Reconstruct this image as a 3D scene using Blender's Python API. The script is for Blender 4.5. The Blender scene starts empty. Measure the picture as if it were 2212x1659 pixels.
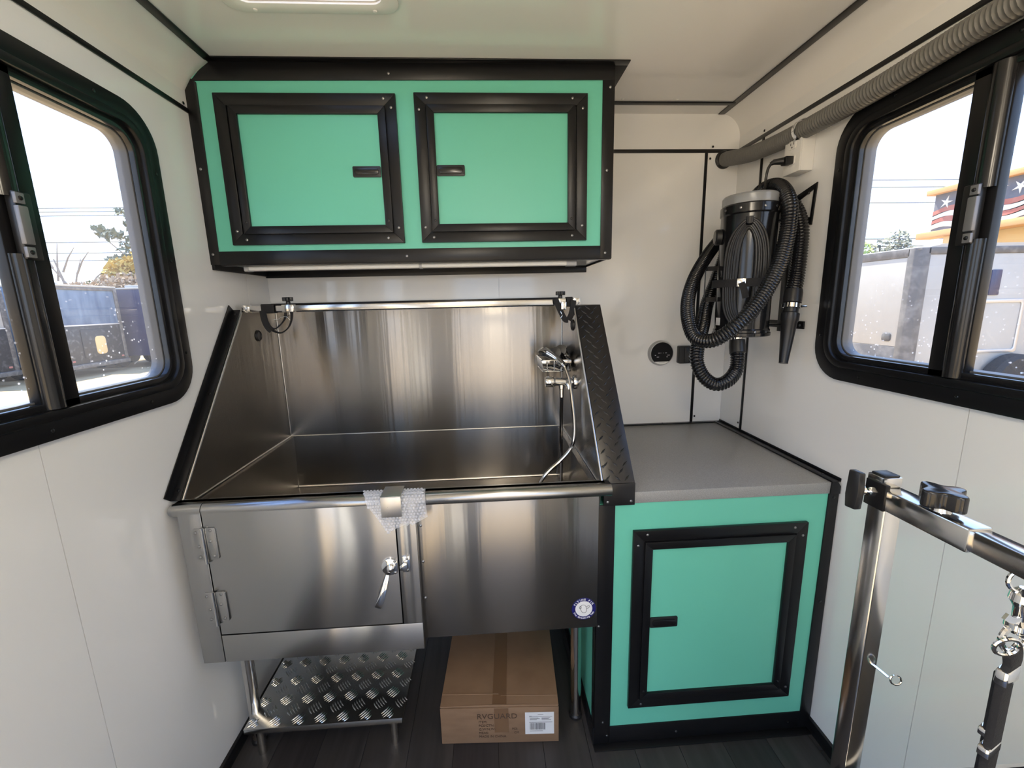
import bpy, bmesh, math, random
from mathutils import Vector, Matrix
random.seed(7)
PI = math.pi
S = bpy.context.scene
COL = S.collection

# ------------------------------------------------------------------ camera
W, H, YR = 1.98, 2.2278, -3.0           # inner width, ceiling height, rear wall
cam = bpy.data.cameras.new('camera')
cam.sensor_fit = 'HORIZONTAL'; cam.sensor_width = 36.0
cam.lens = 913.15 / 2212 * 36.0
cam.clip_start = 0.02; cam.clip_end = 300
co = bpy.data.objects.new('camera', cam); COL.objects.link(co)
_f = Vector((0.05549801, 0.98086463, -0.18661339)); _r = Vector((0.99789636, -0.06076183, -0.02260214)); _u = Vector((0.03350861, 0.18496645, 0.9821734))
M = Matrix((_r, _u, -_f)).transposed().to_4x4(); M.translation = Vector((0.89946735, -1.8615016, 1.4794992))
co.matrix_world = M
S.camera = co

# ------------------------------------------------------------------ sky, sun, exposure
S.view_settings.view_transform = 'Standard'; S.view_settings.look = 'None'
S.view_settings.gamma = 1; S.view_settings.use_curve_mapping = False
S.view_settings.exposure = 0.66
wd = bpy.data.worlds.new('sky'); S.world = wd; wd.use_nodes = True
nt = wd.node_tree; nt.nodes.clear()
tc = nt.nodes.new('ShaderNodeTexCoord'); sp = nt.nodes.new('ShaderNodeSeparateXYZ'); rp = nt.nodes.new('ShaderNodeValToRGB')
bg = nt.nodes.new('ShaderNodeBackground'); wo = nt.nodes.new('ShaderNodeOutputWorld')
nt.links.new(tc.outputs['Generated'], sp.inputs[0]); nt.links.new(sp.outputs['Z'], rp.inputs[0])
nt.links.new(rp.outputs[0], bg.inputs[0]); nt.links.new(bg.outputs[0], wo.inputs[0])
e = rp.color_ramp.elements
e[0].position = 0.0; e[0].color = (0.66, 0.80, 1.0, 1); e[1].position = 0.9; e[1].color = (0.24, 0.44, 0.98, 1)
m_ = e.new(0.30); m_.color = (0.47, 0.66, 1.0, 1)
bg.inputs[1].default_value = 2.05
sun = bpy.data.lights.new('sun', 'SUN'); sun.energy = 11.0; sun.angle = 0.01; sun.color = (1.0, 0.93, 0.80)
so = bpy.data.objects.new('sun', sun); COL.objects.link(so)
sd = Vector((0.20, -0.62, -1.05)).normalized()      # direction the light travels
so.rotation_euler = sd.to_track_quat('-Z', 'Y').to_euler()

# ------------------------------------------------------------------ materials
MATS = {}
def mat(name, color=(.8, .8, .8), rough=.5, metal=0., ior=1.5, coat=0., alpha=1., trans=0., emit=None, es=1., noise=None, bump=None, spec=None, aniso=0):
    """noise=(scale, colour2, lo, hi, stretch) mixes a second colour; bump=(scale, strength, stretch)"""
    m = bpy.data.materials.new(name); m.use_nodes = True
    n = m.node_tree; b = n.nodes['Principled BSDF']; L = n.links
    b.inputs['Base Color'].default_value = (*color, 1); b.inputs['Roughness'].default_value = rough
    b.inputs['Metallic'].default_value = metal; b.inputs['IOR'].default_value = ior
    b.inputs['Coat Weight'].default_value = coat; b.inputs['Coat Roughness'].default_value = .04
    b.inputs['Transmission Weight'].default_value = trans; b.inputs['Alpha'].default_value = alpha
    if spec is not None: b.inputs['Specular IOR Level'].default_value = spec
    if emit: b.inputs['Emission Color'].default_value = (*emit, 1); b.inputs['Emission Strength'].default_value = es
    def coords(stretch):
        t = n.nodes.new('ShaderNodeTexCoord'); mp = n.nodes.new('ShaderNodeMapping')
        mp.inputs['Scale'].default_value = stretch; L.new(t.outputs['Object'], mp.inputs[0]); return mp
    if noise:
        mp = coords(noise[4]); nz = n.nodes.new('ShaderNodeTexNoise'); nz.inputs['Scale'].default_value = noise[0]; nz.inputs['Detail'].default_value = 4
        L.new(mp.outputs[0], nz.inputs[0]); r = n.nodes.new('ShaderNodeValToRGB')
        r.color_ramp.elements[0].position = noise[2]; r.color_ramp.elements[1].position = noise[3]
        r.color_ramp.elements[0].color = (*color, 1); r.color_ramp.elements[1].color = (*noise[1], 1)
        L.new(nz.outputs[0], r.inputs[0]); L.new(r.outputs[0], b.inputs['Base Color'])
    last = None
    for bp_ in (bump if isinstance(bump, list) else [bump] if bump else []):
        mp = coords(bp_[2]); nz = n.nodes.new('ShaderNodeTexNoise'); nz.inputs['Scale'].default_value = bp_[0]; nz.inputs['Detail'].default_value = 2
        L.new(mp.outputs[0], nz.inputs[0]); bn = n.nodes.new('ShaderNodeBump'); bn.inputs['Strength'].default_value = bp_[1]
        bn.inputs['Distance'].default_value = bp_[3] if len(bp_) > 3 else .01
        L.new(nz.outputs[0], bn.inputs['Height'])
        if last: L.new(last.outputs[0], bn.inputs['Normal'])
        L.new(bn.outputs[0], b.inputs['Normal']); last = bn
    if aniso:
        tg = n.nodes.new('ShaderNodeTangent'); tg.direction_type = 'RADIAL'; tg.axis = 'Z'; L.new(tg.outputs[0], b.inputs['Tangent'])
        b.inputs['Anisotropic'].default_value = aniso; b.inputs['Anisotropic Rotation'].default_value = .25
    MATS[name] = m; return m
one = (1, 1, 1)
mat('wall_white', (.87, .87, .86), .09, ior=1.55, bump=(1.6, .05, one, .02))
mat('ceiling_white', (.90, .885, .86), .12, ior=1.5, bump=(2.2, .08, one, .02))
mat('black_trim', (.008, .008, .009), .30, spec=.30)
mat('black_plate', (.014, .013, .013), .30, ior=1.5, bump=(30, .05, one))
mat('black_plastic', (.012, .012, .013), .35)
mat('black_gloss', (.010, .010, .011), .16)
mat('black_rubber', (.016, .015, .015), .38)
mat('black_fabric', (.012, .012, .014), .85, bump=(400, .4, one, .002))
mat('mint', (.150, .57, .425), .40, ior=1.45, bump=(600, .03, one, .001))
mat('seal_dark', (.004, .004, .004), .6)
mat('counter', (.26, .26, .255), .33, noise=(420, (.33, .33, .325), .40, .62, one), bump=(350, .25, one, .001))
mat('steel', (.30, .287, .272), .20, 1, bump=[(7.0, .05, (1, 1, .18), .02), (1.0, .05, (45, 45, 1.0), .006)], aniso=1.0)
mat('steel_dull', (.40, .398, .392), .22, 1, bump=(5.0, .04, (1, 1, .2), .02), aniso=1.0)
mat('steel_tube', (.66, .65, .63), .16, 1)
mat('chrome', (.82, .82, .82), .06, 1)
mat('aluminium', (.66, .66, .65), .22, 1, bump=(60, .05, one, .003))
mat('edge_bright', (.72, .70, .67), .35, 1)
mat('conduit', (.19, .185, .175), .34, .3)
mat('white_plastic', (.83, .82, .79), .30)
mat('grey_plastic', (.45, .45, .45), .35)
mat('latch_grey', (.20, .20, .21), .40, .3)
mat('screw_steel', (.30, .30, .30), .28, 1)
mat('clear_cap', (.40, .41, .42), .22, trans=.35)
mat('dial_black', (.006, .006, .007), .45, spec=.2)
mat('cardboard', (.27, .165, .095), .75, noise=(9, (.22, .13, .072), .35, .7, (1, 1, 4)), bump=(160, .08, (1, 6, 1), .002))
mat('box_tape', (.20, .115, .062), .25)
mat('print_brown', (.075, .042, .025), .8)
mat('paper', (.80, .80, .80), .6)
mat('ink', (.02, .02, .025), .7)
mat('sticker_blue', (.012, .012, .13), .35)
mat('floor_gap', (.004, .004, .004), .9)
mat('floor_plank_a', (.030, .028, .029), .42, noise=(5, (.052, .049, .050), .3, .75, (9, .6, 1)), bump=(60, .08, (1, .05, 1), .002))
mat('floor_plank_b', (.024, .022, .024), .42, noise=(6, (.042, .039, .041), .3, .75, (9, .6, 1)), bump=(60, .08, (1, .05, 1), .002))
mat('floor_plank_c', (.036, .033, .033), .42, noise=(4, (.060, .055, .055), .3, .75, (9, .6, 1)), bump=(60, .08, (1, .05, 1), .002))
mat('gravel', (.42, .295, .145), .95, noise=(3.0, (.50, .36, .19), .3, .7, one), bump=(25, .4, one, .02))
mat('trailer_blue', (.045, .085, .16), .35, noise=(1.4, (.16, .22, .30), .40, .72, (1, 2.5, .6)))
mat('trailer_navy', (.030, .034, .085), .35)
mat('trailer_black', (.022, .022, .024), .45, noise=(7, (.10, .10, .10), .55, .75, one))
mat('trailer_white', (.40, .385, .35), .40, noise=(2, (.36, .34, .30), .4, .7, one))
mat('trailer_silver', (.55, .55, .55), .35, .6)
mat('trailer_post', (.085, .080, .076), .5, noise=(9, (.17, .16, .15), .45, .7, one))
mat('rubber_tyre', (.03, .029, .028), .8, bump=(40, .5, one, .02))
mat('beam_wood', (.52, .30, .12), .7, noise=(6, (.42, .23, .09), .3, .7, (1, .3, 4)))
mat('wall_yellow', (.72, .52, .24), .8)
mat('van_cream', (.74, .68, .46), .35)
mat('mural_navy', (.10, .11, .14), .8, noise=(3, (.17, .17, .19), .3, .7, one))
mat('mural_red', (.36, .11, .085), .8, noise=(4, (.42, .17, .13), .3, .7, one))
mat('mural_white', (.70, .68, .64), .8)
mat('bark', (.16, .12, .085), .9)
mat('bark_grey', (.26, .23, .20), .9)
mat('leaf_green', (.13, .17, .065), .8)
mat('leaf_yellow', (.52, .36, .085), .8)
mat('leaf_tan', (.42, .31, .20), .8)
mat('leaf_lime', (.40, .50, .13), .8)
mat('leaf_grey', (.17, .18, .12), .8)
mat('wire', (.10, .11, .12), .6)
mat('lamp_diffuser', (.85, .84, .80), .5, emit=(1.0, .87, .68), es=14.0)  # glow of the added fill lamps behind the camera
mat('led_bar', (.84, .83, .78), .35)
mat('window_reveal', (.10, .10, .10), .4)
mat('vent_inner', (.78, .76, .74), .45)

def glass_mat(name, dirt, screen):
    m = bpy.data.materials.new(name); m.use_nodes = True; n = m.node_tree; L = n.links; n.nodes.clear()
    out = n.nodes.new('ShaderNodeOutputMaterial'); tr = n.nodes.new('ShaderNodeBsdfTransparent'); gl = n.nodes.new('ShaderNodeBsdfGlossy')
    tr.inputs[0].default_value = (screen, screen, screen, 1); gl.inputs['Roughness'].default_value = .0
    lw = n.nodes.new('ShaderNodeLayerWeight'); lw.inputs[0].default_value = .5
    pw_ = n.nodes.new('ShaderNodeMath'); pw_.operation = 'POWER'; L.new(lw.outputs['Facing'], pw_.inputs[0]); pw_.inputs[1].default_value = 5
    fr = n.nodes.new('ShaderNodeMath'); fr.operation = 'MULTIPLY_ADD'; L.new(pw_.outputs[0], fr.inputs[0]); fr.inputs[1].default_value = .9; fr.inputs[2].default_value = .03
    mx = n.nodes.new('ShaderNodeMixShader'); L.new(fr.outputs[0], mx.inputs[0]); L.new(tr.outputs[0], mx.inputs[1]); L.new(gl.outputs[0], mx.inputs[2])
    df = n.nodes.new('ShaderNodeBsdfTranslucent'); df.inputs[0].default_value = (.9, .9, .9, 1)
    t = n.nodes.new('ShaderNodeTexCoord'); vo = n.nodes.new('ShaderNodeTexVoronoi'); vo.inputs['Scale'].default_value = 70
    L.new(t.outputs['Object'], vo.inputs['Vector']); mr = n.nodes.new('ShaderNodeMapRange')
    mr.inputs['From Min'].default_value = .10; mr.inputs['From Max'].default_value = .20; mr.inputs['To Min'].default_value = 1; mr.inputs['To Max'].default_value = 0
    L.new(vo.outputs['Distance'], mr.inputs['Value'])
    # splashes sit on the lower part of the pane (a stain with a shape of its own)
    sx = n.nodes.new('ShaderNodeSeparateXYZ'); L.new(t.outputs['Object'], sx.inputs[0]); m2 = n.nodes.new('ShaderNodeMapRange')
    m2.inputs['From Min'].default_value = .08; m2.inputs['From Max'].default_value = .36; m2.inputs['To Min'].default_value = 1; m2.inputs['To Max'].default_value = 0
    L.new(sx.outputs['Z'], m2.inputs['Value'])
    nz = n.nodes.new('ShaderNodeTexNoise'); nz.inputs['Scale'].default_value = 18; L.new(t.outputs['Object'], nz.inputs['Vector'])
    m3 = n.nodes.new('ShaderNodeMapRange'); m3.inputs['From Min'].default_value = .45; m3.inputs['From Max'].default_value = .62; L.new(nz.outputs[0], m3.inputs['Value'])
    a = n.nodes.new('ShaderNodeMath'); a.operation = 'MULTIPLY'; L.new(mr.outputs[0], a.inputs[0]); L.new(m2.outputs[0], a.inputs[1])
    c = n.nodes.new('ShaderNodeMath'); c.operation = 'MULTIPLY'; L.new(a.outputs[0], c.inputs[0]); L.new(m3.outputs[0], c.inputs[1])
    k = n.nodes.new('ShaderNodeMath'); k.operation = 'MULTIPLY_ADD'; L.new(c.outputs[0], k.inputs[0]); k.inputs[1].default_value = .75; k.inputs[2].default_value = dirt
    m4 = n.nodes.new('ShaderNodeMixShader'); L.new(k.outputs[0], m4.inputs[0]); L.new(mx.outputs[0], m4.inputs[1]); L.new(df.outputs[0], m4.inputs[2])
    L.new(m4.outputs[0], out.inputs[0]); MATS[name] = m
glass_mat('glass_dusty', .030, .95)
glass_mat('glass_clear', .010, 1.0)

def wrap_mat():
    m = bpy.data.materials.new('bubble_film'); m.use_nodes = True; n = m.node_tree; L = n.links; b = n.nodes['Principled BSDF']
    b.inputs['Base Color'].default_value = (.90, .92, .97, 1); b.inputs['Roughness'].default_value = .07; b.inputs['IOR'].default_value = 1.5
    tr = n.nodes.new('ShaderNodeBsdfTransparent'); mx = n.nodes.new('ShaderNodeMixShader'); mx.inputs[0].default_value = .34
    out = n.nodes['Material Output']; L.new(tr.outputs[0], mx.inputs[1]); L.new(b.outputs[0], mx.inputs[2]); L.new(mx.outputs[0], out.inputs[0]); MATS['bubble_film'] = m
wrap_mat()

# ------------------------------------------------------------------ mesh helpers
class MB:
    def __init__(s): s.v = []; s.f = []
    def add(s, vs, fs):
        o = len(s.v); s.v += [tuple(p) for p in vs]; s.f += [tuple(i + o for i in q) for q in fs]; return s
    def box(s, x0, x1, y0, y1, z0, z1):
        return s.add([(x0, y0, z0), (x1, y0, z0), (x1, y1, z0), (x0, y1, z0), (x0, y0, z1), (x1, y0, z1), (x1, y1, z1), (x0, y1, z1)],
                     [(0, 3, 2, 1), (4, 5, 6, 7), (0, 1, 5, 4), (1, 2, 6, 5), (2, 3, 7, 6), (3, 0, 4, 7)])
    def prism(s, poly, axis, a, b):
        def P(p, d): return {'x': (d, p[0], p[1]), 'y': (p[0], d, p[1]), 'z': (p[0], p[1], d)}[axis]
        n = len(poly)
        return s.add([P(p, a) for p in poly] + [P(p, b) for p in poly],
                     [tuple(range(n)), tuple(range(2 * n - 1, n - 1, -1))] + [(i, (i + 1) % n, n + (i + 1) % n, n + i) for i in range(n)])
    def ring(s, out, inn, axis, a, b):
        def P(p, d): return {'x': (d, p[0], p[1]), 'y': (p[0], d, p[1]), 'z': (p[0], p[1], d)}[axis]
        n = len(out); vs = [P(p, a) for p in out] + [P(p, a) for p in inn] + [P(p, b) for p in out] + [P(p, b) for p in inn]; fs = []
        for i in range(n):
            j = (i + 1) % n
            fs += [(i, j, n + j, n + i), (2 * n + i, 3 * n + i, 3 * n + j, 2 * n + j), (i, 2 * n + i, 2 * n + j, j), (n + i, n + j, 3 * n + j, 3 * n + i)]
        return s.add(vs, fs)
    def sweep(s, path, prof, up=None, closed=False):
        """prof(i) -> list of 2D points (side, up)"""
        P = [Vector(p) for p in path]; n = len(P); T = []
        for i in range(n):
            if closed: t = P[(i + 1) % n] - P[i - 1]
            else: t = P[min(i + 1, n - 1)] - P[max(i - 1, 0)]
            T.append(t.normalized())
        N = Vector(up) if up else (Vector((0, 0, 1)) if abs(T[0].z) < .9 else Vector((1, 0, 0)))
        rows = []; m = None
        for i in range(n):
            N = (Vector(up) if up else N); N = (N - T[i] * N.dot(T[i])).normalized(); B = T[i].cross(N)
            q = prof(i); m = len(q); rows.append([P[i] + B * a + N * b for a, b in q])
        vs = [p for r in rows for p in r]; fs = []
        for i in range(n if closed else n - 1):
            k = (i + 1) % n
            for j in range(m): fs.append((i * m + j, i * m + (j + 1) % m, k * m + (j + 1) % m, k * m + j))
        if not closed: fs += [tuple(range(m)), tuple(range((n - 1) * m, n * m))]
        return s.add(vs, fs)
    def tube(s, path, r, n=10, closed=False, up=None):
        R = r if isinstance(r, (list, tuple)) else [r] * len(path)
        return s.sweep(path, lambda i: [(R[i] * math.cos(2 * PI * k / n), R[i] * math.sin(2 * PI * k / n)) for k in range(n)], up, closed)
    def bar(s, path, w, t, up=(0, 0, 1), closed=False):
        return s.sweep(path, lambda i: [(-w / 2, -t / 2), (w / 2, -t / 2), (w / 2, t / 2), (-w / 2, t / 2)], up, closed)
    def lathe(s, prof, org=(0, 0, 0), axis=(0, 0, 1), n=24):
        A = Vector(axis).normalized(); X = A.orthogonal().normalized(); Y = A.cross(X); O = Vector(org); vs = []; fs = []; m = len(prof)
        for k in range(n):
            a = 2 * PI * k / n
            for r, h in prof: vs.append(O + A * h + (X * math.cos(a) + Y * math.sin(a)) * max(r, 1e-5))
        for k in range(n):
            l = (k + 1) % n
            for j in range(m - 1): fs.append((k * m + j, l * m + j, l * m + j + 1, k * m + j + 1))
        fs.append(tuple(k * m for k in range(n))); fs.append(tuple(k * m + m - 1 for k in range(n)))
        return s.add(vs, fs)
    def cyl(s, a, b, r, n=16, r2=None):
        a, b = Vector(a), Vector(b); return s.lathe([(r, 0), (r if r2 is None else r2, (b - a).length)], a, b - a, n)
    def xform(s, M): s.v = [tuple(M @ Vector(p)) for p in s.v]; return s
    def mesh(s, name, bevel=0, smooth=35, seg=2, off=(0, 0, 0)):
        bm = bmesh.new(); V = [bm.verts.new((p[0] - off[0], p[1] - off[1], p[2] - off[2])) for p in s.v]
        for q in s.f:
            try: bm.faces.new([V[i] for i in q])
            except ValueError: pass
        bmesh.ops.recalc_face_normals(bm, faces=bm.faces)
        if bevel:
            ed = [e for e in bm.edges if len(e.link_faces) == 2 and e.calc_face_angle(0) > .5]
            bmesh.ops.bevel(bm, geom=ed, offset=bevel, segments=seg, profile=.5, affect='EDGES', clamp_overlap=True)
        me = bpy.data.meshes.new(name); bm.to_mesh(me); bm.free()
        if smooth:
            for p in me.polygons: p.use_smooth = True
            me.set_sharp_from_angle(angle=math.radians(smooth))
        return me
ROOT = {}
def off_of(par):
    while par is not None and par.parent is not None: par = par.parent
    return ROOT.get(par.name, (0, 0, 0)) if par is not None else (0, 0, 0)
def thing(name, label, cat, loc=(0, 0, 0), group=None, kind=None):
    o = bpy.data.objects.new(name, None); COL.objects.link(o); o.location = loc; o.empty_display_size = .05
    if label: o['label'] = label
    if cat: o['category'] = cat
    if group: o['group'] = group
    if kind: o['kind'] = kind
    ROOT[o.name] = tuple(loc); return o
def part(name, mb, m, par=None, bevel=0, smooth=35, seg=2, label=None):
    o = bpy.data.objects.new(name, mb.mesh(name, bevel, smooth, seg, off_of(par))); COL.objects.link(o)
    o.data.materials.append(MATS[m])
    if par is not None: o.parent = par
    if label: o['label'] = label
    return o
def solo(name, mb, m, label, cat, loc=(0, 0, 0), group=None, bevel=0, smooth=35):
    o = bpy.data.objects.new(name, mb.mesh(name, bevel, smooth, 2, loc)); COL.objects.link(o); o.location = loc
    o.data.materials.append(MATS[m]); o['label'] = label; o['category'] = cat
    if group: o['group'] = group
    ROOT[o.name] = tuple(loc); return o
def struct(name, mb, m, bevel=0, smooth=35):
    o = part(name, mb, m, None, bevel, smooth); o['kind'] = 'structure'; return o
def inst(name, me, par, loc, rot=None):
    o = bpy.data.objects.new(name, me); COL.objects.link(o); o.parent = par; q = off_of(par)
    o.location = (loc[0] - q[0], loc[1] - q[1], loc[2] - q[2])
    if rot: o.rotation_euler = rot
    return o
def shared(name, mb, m, **k):
    me = mb.mesh(name, **k); me.materials.append(MATS[m]); return me
def rrect(u0, u1, v0, v1, r, n=8):
    P = []
    for cx, cy, a0 in ((u1 - r, v1 - r, 0), (u0 + r, v1 - r, 90), (u0 + r, v0 + r, 180), (u1 - r, v0 + r, 270)):
        for k in range(n + 1):
            a = math.radians(a0 + 90 * k / n); P.append((cx + r * math.cos(a), cy + r * math.sin(a)))
    return P
def spline(P, k=8, closed=False):
    P = [Vector(p) for p in P]; n = len(P); R = []
    for i in range(n if closed else n - 1):
        a, b, c, d = (P[(i - 1) % n], P[i], P[(i + 1) % n], P[(i + 2) % n]) if closed else (P[max(i - 1, 0)], P[i], P[i + 1], P[min(i + 2, n - 1)])
        for j in range(k):
            t = j / k; R.append(.5 * ((2 * b) + (c - a) * t + (2 * a - 5 * b + 4 * c - d) * t * t + (3 * b - a - 3 * c + d) * t ** 3))
    if not closed: R.append(P[-1])
    return R
def resample(P, step):
    R = [P[0].copy()]; acc = 0
    for a, b in zip(P, P[1:]):
        L = (b - a).length; t = step - acc
        while t <= L: R.append(a + (b - a) * (t / L)); t += step
        acc = (acc + L) % step if L else acc
    return R
def text(name, body, size, m, par, loc, rot, align='LEFT', ext=.0003, sx=1, bold=0, spacing=1):
    cu = bpy.data.curves.new('t', 'FONT'); cu.body = body; cu.size = size; cu.align_x = align; cu.extrude = ext; cu.resolution_u = 3; cu.offset = bold; cu.space_character = spacing
    to = bpy.data.objects.new('t', cu); COL.objects.link(to); dg = bpy.context.evaluated_depsgraph_get()
    me = bpy.data.meshes.new_from_object(to.evaluated_get(dg)); bpy.data.objects.remove(to); bpy.data.curves.remove(cu); me.name = name
    me.materials.clear(); me.materials.append(MATS[m]); o = inst(name, me, par, loc, rot); o.scale = (sx, 1, 1); return o

# screw: domed head, axis +z; rotate to face
SCREW_B = shared('screw', MB().lathe([(.0045, 0), (.0042, .0012), (.002, .0022), (0, .0024)], n=10), 'black_gloss')
SCREW_S = shared('screw', MB().lathe([(.0042, 0), (.004, .0014), (.002, .0024), (0, .0026)], n=10), 'screw_steel')
F_NY, F_NX, F_PX, F_DN, F_UP = (PI / 2, 0, 0), (0, -PI / 2, 0), (0, PI / 2, 0), (PI, 0, 0), (0, 0, 0)

# ------------------------------------------------------------------ room shell
fl = struct('floor', MB().box(-.06, W + .06, YR, .06, -.08, -.004), 'floor_gap')
pm = ['floor_plank_a', 'floor_plank_b', 'floor_plank_c']
pw = .152; x = -.02; i = 0; PL = {}
while x < W:
    ya = YR + random.uniform(0, .5)
    cuts = [YR] + [ya + k * .915 for k in range(5) if YR + .1 < ya + k * .915 < -.1] + [0]
    for a, b in zip(cuts, cuts[1:]):
        xa, xb = max(x + .0008, 0), min(x + pw - .0008, W)
        part('plank', MB().box(xa, xb, a + .0008, b - .0008, -.006, 0), random.choice(pm), fl)
    x += pw
SD = (-2.92, -2.02, 0, 1.96)                            # open side door in the left wall, behind the camera
def skin(axis, d0, d1, us, vs, *holes):
    mb = MB()
    for u0, u1 in zip(us, us[1:]):
        for v0, v1 in zip(vs, vs[1:]):
            if any((u0 + u1) / 2 > h[0] and (u0 + u1) / 2 < h[1] and (v0 + v1) / 2 > h[2] and (v0 + v1) / 2 < h[3] for h in holes): continue
            if axis == 'x': mb.box(d0, d1, u0, u1, v0, v1)
            elif axis == 'y': mb.box(u0, u1, d0, d1, v0, v1)
            else: mb.box(u0, u1, v0, v1, d0, d1)
    return mb
WY0, WY1, WZ0, WZ1 = -1.385, -.541, 1.226, 2.006        # window outer frame
HO = (WY0 + .04, WY1 - .04, WZ0 + .04, WZ1 - .04)       # hole in the wall
def side_wall(name, s):
    xs = (lambda d: -d) if s < 0 else (lambda d: W + d)
    lo, hi = sorted((xs(.004), xs(.035)))
    DO = SD if s < 0 else (YR, YR, 0, 0)
    us = sorted({YR, HO[0], HO[1], 0, DO[0], DO[1]}); vs = sorted({0, HO[2], HO[3], DO[3], H})
    w = struct(name, skin('x', lo, hi, us, vs, HO, DO), 'wall_white')
    for a, b in ((YR, -2.2), (-2.2, -1.0)) + (((-1.0, -.161), (-.161, 0)) if s < 0 else ((-1.0, 0),)):
        lo, hi = sorted((xs(0), xs(.004)))
        us = sorted({a + .001, b - .001} | {h for h in HO[:2] + DO[:2] if a < h < b})
        part('wall_panel', skin('x', lo, hi, us, vs, HO, DO), 'wall_white', w)
    return w
wl = side_wall('wall_left', -1); wr = side_wall('wall_right', 1)
wb = struct('wall_back', MB().box(-.035, W + .035, .004, .04, 0, H), 'wall_white')
for a, b in ((0, .958), (.958, W)):
    part('wall_panel', MB().box(a + (.001 if a else 0), b - (.001 if b < W else 0), 0, .004, 0, H), 'wall_white', wb)
DX0, DX1, DZ1 = .55, 1.45, 2.00                          # open doorway behind the camera
rear = struct('wall_rear', skin('y', YR - .04, YR, [-.035, DX0, DX1, W + .035], [0, DZ1, H], (DX0, DX1, 0, DZ1)), 'wall_white')
VX0, VX1, VY0, VY1 = .315, .672, -.985, -.625           # roof vent opening
ce = struct('ceiling', skin('z', H, H + .04, [-.035, VX0, VX1, W + .035], [YR, VY0, VY1, .04], (VX0, VX1, VY0, VY1)), 'ceiling_white')
c, zc = .088, 2.140
arc = [(0, zc)] + [(c - c * math.cos(a), zc + (H - zc) * math.sin(a)) for a in [math.radians(d) for d in range(10, 91, 10)]] + [(0, H)]
part('cove', MB().prism(arc, 'y', YR, 0), 'ceiling_white', ce, smooth=40)
part('cove', MB().prism([(W - p, q) for p, q in arc], 'y', YR, 0), 'ceiling_white', ce, smooth=40)
for px, py in ((1.44, -.125), (1.65, -.125)):
    inst('screw', shared('screw', MB().lathe([(.006, 0), (.005, .002), (0, .003)], n=10), 'white_plastic'), ce, (px, py, H), F_DN)

# black joint strips
def strip(name, mb, screws=(), rot=F_NY, bevel=.0008):
    o = struct(name, mb, 'black_trim', bevel)
    for p in screws: inst('screw', SCREW_B, o, p, rot)
    return o
n_ = [0]
def trim(mb, screws=(), rot=F_NY):
    n_[0] += 1; return strip('trim_%d' % n_[0], mb, screws, rot)
ZT = 2.0864
trim(MB().box(0, .004, YR, 0, ZT - .007, ZT + .007), [(.004, -.385, ZT + .014)], F_PX)
for y0_, y1_ in ((SD[0] - .04, SD[0]), (SD[1], SD[1] + .04)): trim(MB().box(0, .01, y0_, y1_, 0, SD[3] + .04))
trim(MB().box(0, .01, SD[0], SD[1], SD[3], SD[3] + .04))
trim(MB().box(W - .004, W, YR, 0, ZT - .007, ZT + .007), [(W - .004, -.17, ZT + .016)], F_NX)
trim(MB().box(1.34, W, -.004, 0, ZT - .007, ZT + .007), [(1.865, -.004, ZT + .016)], F_NY)
trim(MB().box(1.834, 1.846, -.004, 0, .914, ZT - .007), [(1.856, -.004, ZT - .03), (1.854, -.004, .945)], F_NY)
trim(MB().box(W - .004, W, -.171, -.159, .914, ZT - .007), [(W - .004, -.150, .95)], F_NX)
trim(MB().box(c - .013, c + .013, YR, -.37, H - .004, H), [(c - .022, -.40, H)], F_DN)
trim(MB().box(W - c - .013, W - c + .013, YR, -.004, H - .004, H), [(W - c + .02, -.12, H)], F_DN)
trim(MB().box(1.34, W - c, -.108, -.086, H - .005, H), [(1.85, -.09, H)], F_DN)
for nm, xa, xb, ya in (('baseboard_left', 0, .012, SD[1] + .04), ('baseboard_right', W - .012, W, YR)):
    struct(nm, MB().box(xa, xb, ya, -.0, 0, .045), 'black_trim', .001)

# roof vent garnish (14 inch) and its upstand
rv = thing('roof_vent', 'white roof vent surround screwed to the ceiling at the top of the picture', 'roof vent', ((VX0 + VX1) / 2, (VY0 + VY1) / 2, H))
part('garnish', MB().ring(rrect(VX0 - .035, VX1 + .035, VY0 - .035, VY1 + .035, .045), rrect(VX0 + .002, VX1 - .002, VY0 + .002, VY1 - .002, .03), 'z', H - .006, H), 'ceiling_white', rv, .0015)
part('upstand', MB().ring(rrect(VX0, VX1, VY0, VY1, .03), rrect(VX0 + .006, VX1 - .006, VY0 + .006, VY1 - .006, .026), 'z', H, H + .09), 'vent_inner', rv)
part('lid', MB().box(VX0 - .03, VX1 + .03, VY0 - .03, VY1 + .03, H + .22, H + .226), 'vent_inner', rv, .002)
for sx_ in (VX0 + .03, VX1 - .03):
    inst('screw', shared('screw', MB().lathe([(.006, 0), (.005, .002), (0, .003)], n=10), 'white_plastic'), rv, (sx_, VY1 + .022, H - .006), F_DN)

# two unseen globe lamps, added further back to brighten the interior
for k, y in enumerate((-1.95, -2.60)):
    lp = thing('ceiling_lamp', ['round globe ceiling lamp hanging nearer the cabinets', 'round globe ceiling lamp nearer the open doorway'][k], 'lamp', (W / 2, y, H), 'ceiling lamps')
    part('lamp_base', MB().lathe([(.075, 0), (.075, .012), (.060, .022), (.014, .024), (.014, .112)], (W / 2, y, H), (0, 0, -1), 40), 'white_plastic', lp)
    part('diffuser', MB().lathe([(.050, .110), (.100, .135), (.125, .175), (.125, .205), (.100, .245), (.05, .268), (0, .272)], (W / 2, y, H), (0, 0, -1), 40), 'lamp_diffuser', lp)

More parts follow.
